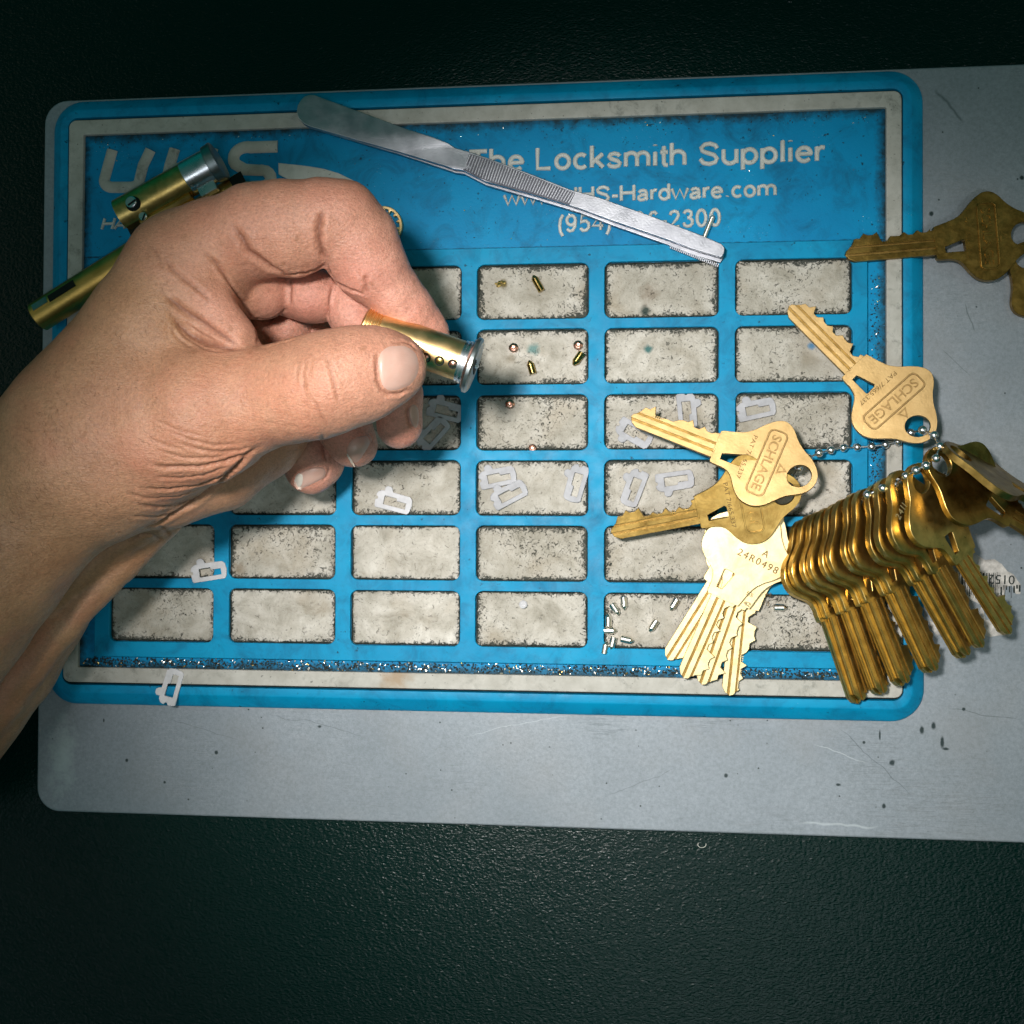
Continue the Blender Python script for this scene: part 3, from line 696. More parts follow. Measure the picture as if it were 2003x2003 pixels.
def logo_parts():
    c0 = kloc(768, 1062); c1 = kloc(1142, 778); cx = (c0[0]+c1[0])/2; cy = (c0[1]+c1[1])/2
    L = math.dist(c0, c1) + 1.6; hh = 2.65
    out = rrect(cx-hh, cy-L/2, cx+hh, cy+L/2, 1.6, 4); inn = rrect(cx-hh+0.45, cy-L/2+0.45, cx+hh-0.45, cy+L/2-0.45, 1.2, 4)
    fr = plate("logo", [out, inn[::-1]], TH/2-0.1, TH/2+0.42, 0.08)
    t = text_mesh("t", "SCHLAGE", L-3.0, 2.6, 0.36, align='CENTER', offset=0.12)
    t.transform(Matrix.Translation((cx*MM, cy*MM, (TH/2+0.02)*MM)) @ Matrix.Rotation(R(-90), 4, 'Z'))
    p = kloc(850, 830)
    s = text_mesh("s", "PAT 7/665,337", 12.4, 1.25, 0.1, align='CENTER')
    s.transform(Matrix.Translation(((p[0]-0.4)*MM, (p[1]+0.2)*MM, (TH/2+0.03)*MM)) @ Matrix.Rotation(R(-90), 4, 'Z'))
    q = kloc(1020, 1010)
    tri = lambda r: [(q[0]+r*math.cos(R(a)), q[1]+r*math.sin(R(a))) for a in (0, 120, 240)]
    tr = plate("tri", [tri(1.7), tri(0.9)[::-1]], TH/2+0.0, TH/2+0.2, 0.05)
    return join_meshes("emblem", [fr, t, tr]), s
BOWME = bow_mesh(); EMB, PAT = logo_parts()
BLADES = [blade_mesh(s) for s in range(11, 17)]
NKEY = [0]
def key(tip, end, ztip, zend, label, matl, seed=0, flip=False, roll=0.0, anchor='tip', emblem=True, group=None, name="brass_key"):
    A = at(*tip, ztip); B = at(*end, zend)
    x = (B - A).normalized()
    base = A if anchor == 'tip' else B - x*54.3*MM
    # the mid line of the key runs tip -> bow end
    m = frame_mat(base, x, roll=(math.pi if flip else 0) + R(roll))
    k = empty(name, (0, 0, 0), label, "key", group); setm(k, m)
    b = bpy.data.objects.new("bow", BOWME); bl = bpy.data.objects.new("blade", BLADES[seed % len(BLADES)])
    for o in (b, bl):
        COL.objects.link(o); o.parent = k
        if not o.data.materials: o.data.materials.append(M['brass']); o.data.materials.append(M['groove'])
        o.material_slots[0].link = 'OBJECT'; o.material_slots[0].material = M[matl]
    if emblem:
        for nm, dme in (("emblem", EMB), ("lettering", PAT)):
            if not dme.materials: dme.materials.append(M['brass'])
            e = bpy.data.objects.new(nm, dme); COL.objects.link(e); e.parent = b
            e.material_slots[0].link = 'OBJECT'; e.material_slots[0].material = (M['emboss'] if matl == 'brass' else M[matl]) if nm == "emblem" else M['ink' if matl != 'dark' else 'dark']
            if flip:
                e.rotation_euler = (math.pi, 0, 0)
    k['mat'] = matl
    return k
G1 = "loose keys on the ball chain"
key((1551, 592), (1826, 868), 1.2, 7.5, "tan brass key with maker's lettering pointing up left across the white frame", 'brass', 0, roll=3, group=G1)
key((1243, 808), (1611, 952), 7.0, 14.0, "tan brass key with maker's lettering whose tip lies in the pocket beside a white wafer", 'brass', 1, roll=-5, anchor='end', group=G1)
key((1197, 1030), (1584, 955), 5.2, 11.4, "darker key lying below the tan lettered key, blade pointing left", 'dark2', 2, roll=9, anchor='end', group=G1)
key((1652, 488), (2045, 455), 1.3, -1.2, "dark tarnished key lying alone across the mat's edge near the top", 'dark', 3, group="keys at the tray's edge")
key((2240, 745), (1975, 470), -2.8, -2.6, "dark key bow cut off at the photo's edge under the tarnished key", 'dark', 1, emblem=False, anchor='end', group="keys at the tray's edge")
G2 = "pale shining keys fanned out"
ka4 = key((1436, 1374), (1478, 978), 1.2, 1.6, "pale shining key of the fan whose blade reaches furthest down over the frame", 'pale', 4, True, anchor='end', emblem=False, group=G2)
ka1 = key((1316, 1294), (1520, 968), 1.4, 3.6, "pale shining key whose blade is the outermost toward the loose pins", 'pale', 5, True, anchor='end', emblem=False, group=G2)
ka3 = key((1380, 1348), (1510, 976), 2.4, 5.4, "pale shining key seen as a blade tip between two longer blades", 'pale', 0, True, anchor='end', emblem=False, group=G2)
ka2 = key((1342, 1342), (1504, 974), 3.6, 7.4, "pale shining key on top of the fan stamped with a number", 'pale', 2, True, anchor='end', emblem=False, group=G2)
def stamp(k, s, u, v, ang, cap, mat='ink', zoff=1.07, name="stamped_number"):
    m = pmat(k); n = (m.to_3x3() @ Vector((0, 0, 1))).normalized()
    if n.z < 0: n = -n
    P0 = m.to_translation() + n*(zoff*MM)
    d = (at(u, v, 0) - CL); t = (P0 - CL).dot(n)/d.dot(n); P = CL + d*t
    me = text_mesh(name, s, None, cap, 0.05, spacing=1.25)
    xd = Vector((math.cos(R(ang)), math.sin(R(ang)), 0)); xd = (xd - n*xd.dot(n)).normalized(); y = n.cross(xd)
    mt = Matrix((xd, y, n)).transposed().to_4x4(); mt.translation = P
    me.transform(mt)
    return link(name, me, M[mat], k, True)
stamp(ka2, "24R0498", 1441, 1084, -27, 2.0)
stamp(ka2, "A", 1489, 1086, -27, 1.9)
stamp(ka2, "53", 1459, 1163, -22, 1.1); stamp(ka2, "42", 1453, 1182, -22, 1.2)
stamp(ka4, "40", 1496, 1165, -8, 1.1); stamp(ka4, "13", 1494, 1184, -8, 1.2)

BK = [((1679, 1359), (1558, 1003)), ((1690, 1356), (1575, 993)), ((1724, 1347), (1590, 987)), ((1733, 1346), (1606, 980)),
      ((1765, 1327), (1622, 972)), ((1775, 1321), (1638, 963)), ((1819, 1299), (1656, 953)), ((1828, 1292), (1674, 945)),
      ((1870, 1247), (1694, 937)), ((1880, 1243), (1712, 926)), ((1907, 1228), (1736, 912)), ((1957, 1198), (1770, 900)),
      ((2095, 1075), (1796, 884)), ((2160, 1050), (1832, 868))]
RL = (33, 33, 34, 34, 35, 35, 36, 36, 37, 38, 37, 30, 24, 64)
BK = [(t, e, 1.3 + 0.75*min(i, 10), 3.6 + 1.3*i, RL[i]) for i, (t, e) in enumerate(BK)]
ordn = ["first", "second", "third", "fourth", "fifth", "sixth", "seventh", "eighth", "ninth", "tenth", "eleventh", "twelfth"]
G3 = "gold keys leaning in a row on the chain"
for i, (tp, en, zt, ze, rl) in enumerate(BK):
    if i < 12: lb = f"gold key in the leaning row, {ordn[i]} counted from the pale fanned keys"
    elif i == 12: lb = "gold key of the leaning row, shade put in its colour, pointing off the tray beside the sticker"
    else: lb = "gold key with shade put in its colour, topmost and last of the leaning row, beside its big shadow"
    kk = key(tp, en, zt, ze, lb, 'gold' if i < 12 else 'dark2', i*5 + 1, True, rl, anchor='end', emblem=False, group=G3)  # last two keys take the darker brass in place of shade
    if i == 11: stamp(kk, "24II", 1760, 1018, 50, 1.9, 'pale')

# ball chain through the key holes
chain = empty("ball_chain", at(1700, 868, 4), "steel ball chain strung through the key bows", "chain")
segs = [[((190, 1478), 1.5), ((238, 1404), 6.5), ((310, 1330), 8.5), ((392, 1290), 5.5), ((480, 1268), 3), ((575, 1252), 2), ((678, 1247), 1.6), ((785, 1242), 1.6), ((890, 1228), 1.6), ((985, 1205), 1.6)],
        [((1080, 1140), 5), ((1170, 1118), 10), ((1255, 1158), 14), ((1300, 1240), 18), ((1270, 1330), 20)],
        [((1195, 1385), 21.5), ((1120, 1420), 20), ((1045, 1465), 18), ((960, 1520), 13)], [((870, 1555), 17), ((755, 1605), 15.5)], [((690, 1650), 12.5)]]
bmb = bmesh.new(); bmesh.ops.create_uvsphere(bmb, u_segments=20, v_segments=12, radius=1.15*MM); bead = from_bm(bmb, "bead"); bead.polygons.foreach_set("use_smooth", [True]*len(bead.polygons)); bead.materials.append(M['chrome'])
for sg in segs:
    prev = None
    for (x, y), z in sg:
        P = at(*C3(x, y), z); o = bpy.data.objects.new("bead", bead); COL.objects.link(o); o.parent = chain; o.matrix_parent_inverse = pmat(chain).inverted(); o.location = P
        if prev is not None:
            lk = tube_path("link_wire", [prev, P], 0.28*MM); link("link_wire", lk, M['chrome'], chain, True, True)
        prev = P

# ---------------------------------------------------------------- wafers, pins
WO = [(3, 0), (68, 0), (72, 5), (74, 18), (72, 30), (67, 35), (31, 36), (29, 42), (25, 46), (18, 46), (14, 42), (14, 36), (8, 35), (2, 31), (0, 26), (0, 23), (4, 21), (4, 17), (0, 15), (0, 11), (1, 3)]
WH = [(17, 9), (62, 9), (62, 21), (43, 21), (41, 26), (17, 26)]
def wafer(u, v, ang, z, label, matl, mirror=False, name="wafer_tumbler", tilt=0):
    s = 1/6.85; f = -1 if mirror else 1
    o = [((x-37)*s, (y-18)*s*f) for x, y in WO]; h = [((x-37)*s, (y-18)*s*f) for x, y in WH]
    if mirror: o, h = o[::-1], h[::-1]
    me = plate(name, [o, h[::-1]], 0, 0.75, 0.16, 2); smooth_by_angle(me, 30)
    ob = link(name, me, M[matl]); P = at(u, v, z)
    ob.location = P; ob.rotation_euler = (R(tilt), R(tilt*0.6), R(ang))
    return tag(ob, label, "wafer", "flat lock wafers on the mat")
wafer(336, 1343, 75, 0.0, "white wafer lying across the mat's bottom white frame", 'wafer', False, tilt=4)
wafer(410, 1118, 9, -0.05, "white wafer lying on the blue rib between two pockets below the wrist", 'wafer')
wafer(771, 982, -14, -1.1, "white wafer alone in the pocket below the fingernails", 'wafer')
wafer(974, 934, 12, -1.1, "upper grey wafer of the overlapping pair in one pocket", 'greywafer')
wafer(996, 967, 28, -0.9, "lower grey wafer of the overlapping pair in one pocket", 'greywafer', tilt=4)
wafer(1127, 946, -106, -1.1, "grey wafer standing on end at the side of the pocket holding three", 'greywafer', True)
wafer(1241, 848, -31, -1.1, "bright grey wafer in the pocket under the lettered key's tip", 'greywafer', True, tilt=2)
wafer(1344, 806, -84, -1.1, "grey wafer half hidden under the lettered key's cut edge", 'greywafer')
wafer(1479, 801, 12, -1.1, "pale wafer above the tan key's bow in the end pocket", 'greywafer')
wafer(1240, 955, -111, -1.1, "slanting grey wafer above the darker key's tip", 'greywafer', True)
wafer(1320, 941, 8, -1.1, "level grey wafer with its tab pointing down above the darker key", 'greywafer', True)
wafer(872, 803, -14, -1.1, "grey wafer in the pocket beside the middle fingertip", 'greywafer')
wafer(848, 848, 48, -1.1, "faint grey wafer partly hidden behind the middle fingertip", 'greywafer')

def pin(u, v, ang, L, rad, matl, label, z=None, name="key_pin", group="small pins in the pockets", tilt=0):
    s = 1/6.8; L *= s*1.08; rad *= s*1.12
    me = lathe(name, [(-L/2, 0), (-L/2, rad*0.85), (-L/2+0.15, rad), (L/2-rad*1.1, rad), (L/2-0.1, rad*0.3), (L/2, 0)], 20)
    smooth_by_angle(me, 30)
    o = link(name, me, M[matl]); P = at(u, v, (-1.15 + rad) if z is None else z)
    o.location = P; o.rotation_euler = (0, R(-tilt), R(ang)); return tag(o, label, "pin", group)
def disc(u, v, rad, matl, label, z=-0.9):
    s = 1/6.8; r = rad*s
    me = lathe("pin_on_end", [(0, 0), (0, r*0.8), (0.15, r), (0.9, r), (1.1, r*0.8), (1.2, r*0.45), (1.05, 0)], 28)
    smooth_by_angle(me, 25)
    o = link("key_pin", me, M[matl]); o.location = at(u, v, -1.2); o.rotation_euler = (0, R(-90), 0); return tag(o, label, "pin", "small pins in the pockets")
pin(1051, 554, 119, 33, 6.0, 'pinbrass', "dark brass pointed pin in the top row pocket beside a brass crumb")
pin(1039, 718, 107, 26, 6.3, 'pinbrass', "dark pointed pin standing upright in the pocket with the green stain")
pin(1130, 702, -125, 28, 6.6, 'pinbrass', "gold pointed pin touching the copper pin at the pocket's corner")
disc(1005, 681, 9, 'copper', "copper pin on end beside the green stain")
disc(1131, 676, 9, 'copper', "copper pin on end above the gold pointed pin")
disc(998, 791, 9, 'copper', "copper pin on end at the top of the empty pocket")
disc(1042, 877, 8, 'copper', "dark copper pin at the bottom edge of the pocket under two copper pins")
disc(1024, 1182, 8, 'wafer', "white round pin in the bottom row pocket")
sp = [(1220.5, 1180, -86, "silver pin at the top edge of the bottom pocket, upright"), (1204, 1192, -57, "silver pin tilted beside the upright one near the pocket's corner"),
      (1190, 1212, 90, "silver pin upright against the side wall of the bottom pocket"), (1194, 1233.5, 0, "silver pin lying level under the upright pin at the side wall"),
      (1198, 1259, -104, "silver pin slanting in the lowest corner of the bottom pocket"), (1227, 1251.5, -12, "silver pin lying level, next to the corner pins"),
      (1277, 1224.5, -123, "silver pin alone in the middle of the bottom pocket"), (1318, 1183, -122, "silver pin beside the pale key blade at the pocket's top edge"),
      (1527, 1188, 0, "silver pin peeping out from under the pale key's shoulder"), (1184, 1266, 80, "silver pin mostly sunk in the grime of the pocket corner")]
for (u, v, a, lb) in sp: pin(u, v, a, 24, 6.0, 'nickel', lb)
pin(1386, 443, 68, 44, 4.3, 'nickel', "slender steel pin leaning on the phone number's last zero", z=0.1, group=None, tilt=6)
# brass crumbs
bm = bmesh.new()
for i in range(9):
    P = at(968 + random.gauss(10, 7), 553 + random.gauss(3, 3), -1.0)
    bmesh.ops.create_icosphere(bm, subdivisions=1, radius=random.uniform(0.25, 0.6)*MM, matrix=Matrix.Translation(P) @ Matrix.Diagonal((1.4, 1, 0.6, 1)))
tag(link("brass_crumb", from_bm(bm, "brass_crumb"), M['gold']), "brass crumb in the top row pocket beside the pointed pin", "crumb")

# ---------------------------------------------------------------- tweezers
tw = empty("tweezers", at(1000, 330, 2), "grey steel tweezers lying across the header lettering", "tweezers")
TT = [(581, 220), (583, 207), (589, 196.6), (597, 189), (607, 186), (616, 186.5), (624, 190), (705, 220), (793, 253.5), (850, 273), (879, 285), (893, 294), (920, 301), (950, 311), (1030, 341), (1116, 375), (1173, 391), (1273, 427), (1374, 466), (1410, 482), (1416, 489), (1415, 500), (1409, 508), (1360, 494), (1307, 474), (1200, 437), (1131, 411), (1040, 384), (950, 359), (907, 337), (890, 335), (871, 328.6), (783, 300), (700, 276), (604, 248), (592, 241), (584, 232)]
def twarm(name, dv, z0, z1, th, bend=0.0):
    """tweezer arm: outline at height rising from z0 (joined end) to z1 (tips)"""
    me = plate(name, [[mm(u, v + dv*max(0, (u-600))/800, 2) for u, v in TT][::-1]], 0, th, 0.2, 2)
    n = len(me.vertices); co = np.empty(n*3); me.vertices.foreach_get("co", co); co = co.reshape(-1, 3)
    # refine is not needed: the arm is a straight ramp
    xa, xb = at(583, 210).x, at(1415, 500).x
    t = np.clip((co[:, 0]-xa)/(xb-xa), 0, 1)
    un = 583 + t*832
    co[:, 2] += (z0 + (z1-z0)*t + bend*np.interp(un, [583, 705, 793, 850, 890, 920, 1173, 1416], [0, -0.15, -0.1, 0.75, 0.85, 0.55, 0.25, 0.0]))*MM
    me.vertices.foreach_set("co", co.ravel()); me.update(); smooth_by_angle(me, 30)
    return me
upper = link("upper_arm", twarm("upper_arm", 0, 1.35, 3.6, 1.1, 1.0), M['steel'], tw, True)
lower = link("lower_arm", twarm("lower_arm", 5, 0.3, 0.55, 1.0), M['steel'], tw, True)
bm = bmesh.new(); a = Vector((918, 318)); b = Vector((1124, 393)); n = 40
edT = lambda u: np.interp(u, [893, 920, 950, 1030, 1116, 1173], [294, 301, 311, 341, 375, 391]); edB = lambda u: np.interp(u, [871, 907, 950, 1040, 1131, 1200], [328.6, 337, 359, 384, 411, 437])
xa, xb = at(583, 210).x, at(1415, 500).x
for i in range(n+1):
    u = 921 + (1124-921)*i/n
    ub = u - 12
    def zz(P): return (1.35 + (3.6-1.35)*min(1, max(0, (P.x-xa)/(xb-xa))) + np.interp(P.x, [at(920, 318).x, at(1173, 400).x], [0.55, 0.25]) + 1.12)*MM
    P0 = at(u, edT(u)+3, 3); P1 = at(ub, edB(ub)-5, 3); P0.z = zz(P0); P1.z = zz(P1)
    d = P1 - P0
    bmesh.ops.create_cube(bm, size=1, matrix=frame_mat((P0+P1)/2, d) @ Matrix.Diagonal((d.length, 0.40*MM, 0.66*MM, 1)))
bmesh.ops.bevel(bm, geom=bm.edges[:], offset=0.07*MM, segments=1, affect='EDGES')
q = [(u, edT(u)+2.0) for u in (919, 950, 1030, 1116, 1126)] + [(u-12, edB(u-12)-2.5) for u in (1126, 1080, 1030, 980, 950, 919)]
gp = plate("ridge_gap_shade", [[mm(u, v, 3) for u, v in q][::-1]], 0, 0.06, 0.02)
for vx in gp.vertices: vx.co.z += zz(vx.co) + 0.07*MM
link("ridge_gap_shade", gp, M['groove_steel'], upper, True)  # dark sheet standing in for shade between the grip ridges
link("grip_ridges", from_bm(bm, "grip_ridges"), M['steel'], upper, True)
bm = bmesh.new()
for i in range(26):
    t = i/25; u = 1312 + (1404-1312)*t; v = 480 + (516-480)*t
    P = at(u, v+3.5, 1.2)
    bmesh.ops.create_cube(bm, size=1, matrix=Matrix.Translation(P) @ Matrix.Rotation(R(70), 4, 'Z') @ Matrix.Diagonal((0.9*MM, 0.28*MM, 0.8*MM, 1)))
link("tip_teeth", from_bm(bm, "tip_teeth"), M['steel'], lower, True)

# ---------------------------------------------------------------- gear ring
def gear():
    ro, ri = 5.7, 4.8; o = arcpts(0, 0, ro, ro, 0, 360, 64)[:-1]; h = []
    nt = 14
    for i in range(nt):
        a = 360*i/nt
        for da, r in ((0, ri), (9, ri), (12, ri-0.75), (17, ri-0.75), (20, ri)): h.append((r*math.cos(R(a+da)), r*math.sin(R(a+da))))
    me = plate("toothed_ring", [o, h[::-1]], 0, 1.6, 0.2, 2); smooth_by_angle(me, 30)
    return me
gr = link("toothed_ring", gear(), M['plug']); gr.location = at(751, 444, -1.0)
tag(gr, "brass ring with inner teeth half hidden behind the index finger", "ring")

# ---------------------------------------------------------------- brass tube and lock core at the top
tube = empty("brass_tube", at(270, 500, 5), "long satin brass tube with an open slot sticking out under the hand", "tube")
A = at(74, 621, 4.2); B = at(478, 366, 4.2); dd = (B-A); L = dd.length*1000
prof = [(0.6, 3.2), (0, 3.4), (0, 4.1), (0.25, 4.4), (L-11.5, 4.4), (L-11.4, 3.7), (L-9.6, 3.7), (L-9.5, 4.3), (L-0.2, 4.3), (L, 4.1), (L, 0)]
me = lathe("tube_body", prof, 56); smooth_by_angle(me, 30); me.transform(frame_mat(A, dd)); link("tube_body", me, M['tubebrass'], tube, True)
me = lathe("bore", [(0.58, 0), (0.6, 3.25)], 40); me.transform(frame_mat(A, dd)); link("bore", me, M['black'], tube, True)
def on_cyl(A, d, rad, u, v):
    """where the line of sight through u, v meets the cylinder of radius rad (m) about the line A, d"""
    f = frame_mat(A, d); inv = f.inverted(); o = inv @ CL; q = (inv @ at(u, v, 0)) - o
    a = q.y**2+q.z**2; b = 2*(o.y*q.y+o.z*q.z); c = o.y**2+o.z**2-rad**2
    t = (-b-math.sqrt(max(0, b*b-4*a*c)))/(2*a)
    return f, o + q*t
def slot(name, u, v, lpx, wpx, parent, matl, rad=4.38):
    f, p = on_cyl(A, dd, rad*MM, u, v)
    m = f @ frame_mat(p, Vector((1, 0, 0)), up=Vector((0, p.y, p.z)).normalized())
    bm = bmesh.new(); bmesh.ops.create_cube(bm, size=1, matrix=m @ Matrix.Diagonal((lpx/6.9*MM, wpx/6.9*MM, 0.16*MM, 1)))
    return link(name, from_bm(bm, name), M[matl], parent, True)
slot("slot", 120, 569, 62, 15, tube, 'black'); slot("slot_end", 77, 594, 34, 14, tube, 'dullsteel', 4.36)
slot("square_hole", 464, 352, 28, 26, tube, 'black', 4.28)

core = empty("lock_core", at(330, 370, 8), "brass lock core with bright steel collar and two screws, resting on the tube", "lock core")
A = at(236, 421, 10.5); B = at(372, 346, 10.5); d = B-A; L = d.length*1000
# body: a D-shaped bar with a milled step
sec = [(-3.6, -2.4), (-3.6, 1.2), (-2.6, 2.7), (-1.0, 3.5), (0.8, 3.6), (2.4, 2.9), (3.3, 1.8), (3.7, 0.2), (3.7, -1.6), (2.8, -2.8), (-2.6, -2.8)]
def bar(name, sec, L, m, x0=0):
    bm = bmesh.new(); a = [bm.verts.new((x0*MM, y*MM, z*MM)) for y, z in sec]; b = [bm.verts.new(((x0+L)*MM, y*MM, z*MM)) for y, z in sec]
    n = len(sec); bm.faces.new(a[::-1]); bm.faces.new(b)
    for i in range(n): bm.faces.new((a[i], a[(i+1) % n], b[(i+1) % n], b[i]))
    bmesh.ops.recalc_face_normals(bm, faces=bm.faces)
    bmesh.ops.bevel(bm, geom=[e for e in bm.edges if len(e.link_faces) == 2 and e.calc_face_angle(0) > 1.2], offset=0.15*MM, segments=2, affect='EDGES')
    me = from_bm(bm, name); smooth_by_angle(me, 35); me.transform(m); return me
fm = frame_mat(A, d)
link("core_body", bar("core_body", [(y*1.22, z*1.15) for y, z in sec], L, fm), M['gold'], core, True)
link("side_bar", bar("side_bar", [(-6.0, -1.6), (-6.0, 0.9), (-5.2, 1.5), (-4.3, 1.2), (-4.3, -1.6)], L-6.5, fm, 4.5), M['gold'], core, True)
link("dark_block", bar("dark_block", [(-8.5, -5), (-8.5, -1.8), (-3.4, -1.8), (-3.4, -5)], 7.0, fm, -0.5), M['black'], core, True)  # black block low beside the core body
me = lathe("collar", [(L-1, 0), (L-1, 4.6), (L-0.8, 4.8), (L+6.6, 4.8), (L+6.8, 4.5), (L+6.8, 0)], 48); smooth_by_angle(me, 30); me.transform(fm); link("steel_collar", me, M['chrome'], core, True)
me = lathe("collar_face", [(L+6.85, 0), (L+6.85, 5.4), (L+9.4, 5.6), (L+9.6, 5.2), (L+9.6, 0)], 48); smooth_by_angle(me, 30); me.transform(fm); link("collar_face", me, M['dullsteel'], core, True)
link("collar_lug", bar("collar_lug", [(-7.2, -1.2), (-7.2, 1.4), (-4.2, 1.4), (-4.2, -1.2)], 5.2, fm, L+0.6), M['chrome'], core, True)
def screw(u, v, z, r, rot, parent, matl='chrome'):
    me = lathe("screw", [(0, 0), (0, r), (0.7, r), (0.9, r*0.82), (0.9, 0)], 28); smooth_by_angle(me, 25)
    me.transform(Matrix.Translation(at(u, v, z)) @ Matrix.Rotation(R(-90), 4, 'Y')); o = link("screw", me, M[matl], parent, True)
    bm = bmesh.new(); bmesh.ops.create_cube(bm, size=1, matrix=Matrix.Translation(at(u, v, z+0.92)) @ Matrix.Rotation(R(rot), 4, 'Z') @ Matrix.Diagonal((r*1.7*MM, r*0.35*MM, 0.12*MM, 1)))
    link("screw_slot", from_bm(bm, "screw_slot"), M['black'], o, True)
    return o
me = lathe("screw_well", [(0, 0), (0, 2.1), (0.25, 2.15), (0.3, 1.9), (0.3, 0)], 32); me.transform(Matrix.Translation(at(261, 399, 14.55)) @ Matrix.Rotation(R(-90), 4, 'Y')); link("screw_well", me, M['black'], core, True)
screw(258, 396, 14.75, 1.6, 35, core); screw(281, 424, 13.2, 1.2, 70, core)

# ---------------------------------------------------------------- lock plug held in the fingers
plug = empty("lock_plug", at(820, 670, 50), "brass lock plug with steel face disc held between thumb and index finger", "lock plug")
A = at(712, 639, 52); B = at(901, 706, 50); d = B-A; L = d.length*1000; fm = frame_mat(A, d); sc = wr(1, (A+B)/2)*1000
rp = 40*sc
prof = [(0, 0), (0, rp*0.86), (0.3, rp*0.94)]
x = 0.3
for i in range(5): prof += [(x+0.25, rp*0.99), (x+0.45, rp*0.99), (x+0.6, rp*0.93), (x+0.72, rp*0.93)]; x += 0.78
prof += [(x+0.2, rp), (L, rp), (L, 0)]
me = lathe("plug_body", prof, 72); smooth_by_angle(me, 25); me.transform(fm); link("plug_body", me, M['plug'], plug, True)
prof = [(L+0.02, 0), (L+0.02, rp*1.04), (L+0.6, rp*1.04), (L+0.7, rp*0.98), (L+0.9, rp*0.98), (L+1.0, rp*1.08), (L+1.5, rp*1.08), (L+1.6, rp*1.0), (L+1.8, rp*1.0), (L+1.9, rp*1.22), (L+2.3, rp*1.3)]
me = lathe("steel_rings", prof+[(L+2.3, 0)], 72); smooth_by_angle(me, 25); me.transform(fm); link("steel_rings", me, M['chrome'], plug, True)
me = lathe("face_disc", [(L+2.32, 0), (L+2.32, rp*1.32), (L+2.6, rp*1.40), (L+3.4, rp*1.40), (L+3.8, rp*1.28), (L+3.8, 0)], 72); smooth_by_angle(me, 25); me.transform(fm); fd = link("face_disc", me, M['dullsteel'], plug, True)
bm = bmesh.new(); bmesh.ops.create_cube(bm, size=1, matrix=fm @ Matrix.Translation(((L+3.85)*MM, -0.5*MM, 2.2*MM)) @ Matrix.Rotation(R(-12), 4, 'X') @ Matrix.Diagonal((0.5*MM, 1.6*MM, 6.5*MM, 1)))
link("keyway", from_bm(bm, "keyway"), M['black'], fd, True)
bm = bmesh.new(); bmesh.ops.create_uvsphere(bm, u_segments=16, v_segments=10, radius=1, matrix=fm @ Matrix.Translation(((L+4.0)*MM, -0.2*MM, 3.1*MM)) @ Matrix.Diagonal((0.9*MM, 0.6*MM, 0.9*MM, 1)))
link("keyway_nub", from_bm(bm, "keyway_nub"), M['chrome'], fd, True, True)
def surf_on_plug(u, v):
    """where the line of sight through u, v meets the plug's cylinder"""
    inv = fm.inverted(); o = inv @ CL; q = (inv @ at(u, v, 0)) - o
    a = q.y**2+q.z**2; b = 2*(o.y*q.y+o.z*q.z); c = o.y**2+o.z**2-(rp*MM)**2; disc_ = max(0, b*b-4*a*c); t = (-b-math.sqrt(disc_))/(2*a)
    return o + q*t
for (u, v, mt_) in ((833, 700, 'copper'), (859.5, 706, 'gold'), (885.5, 712, 'copper')):
    s = surf_on_plug(u, v); rad = Vector((0, s.y, s.z)).normalized()
    mm_ = fm @ frame_mat(s, rad, up=Vector((1, 0, 0)))
    me = lathe("pin_hole", [(-0.3, 0), (-0.3, 1.15), (0.06, 1.18), (0.06, 1.0), (0.0, 0)], 28); me.transform(mm_); hh = link("pin_hole", me, M['black'], plug, True)
    me = lathe("pin_end", [(-0.2, 0), (-0.2, 0.85), (0.08, 0.85), (0.28, 0.6), (0.34, 0)], 24); me.transform(mm_); smooth_by_angle(me, 40); link("pin_end", me, M[mt_], hh, True)

# ---------------------------------------------------------------- the hand
exec_hand = True
CH = {}
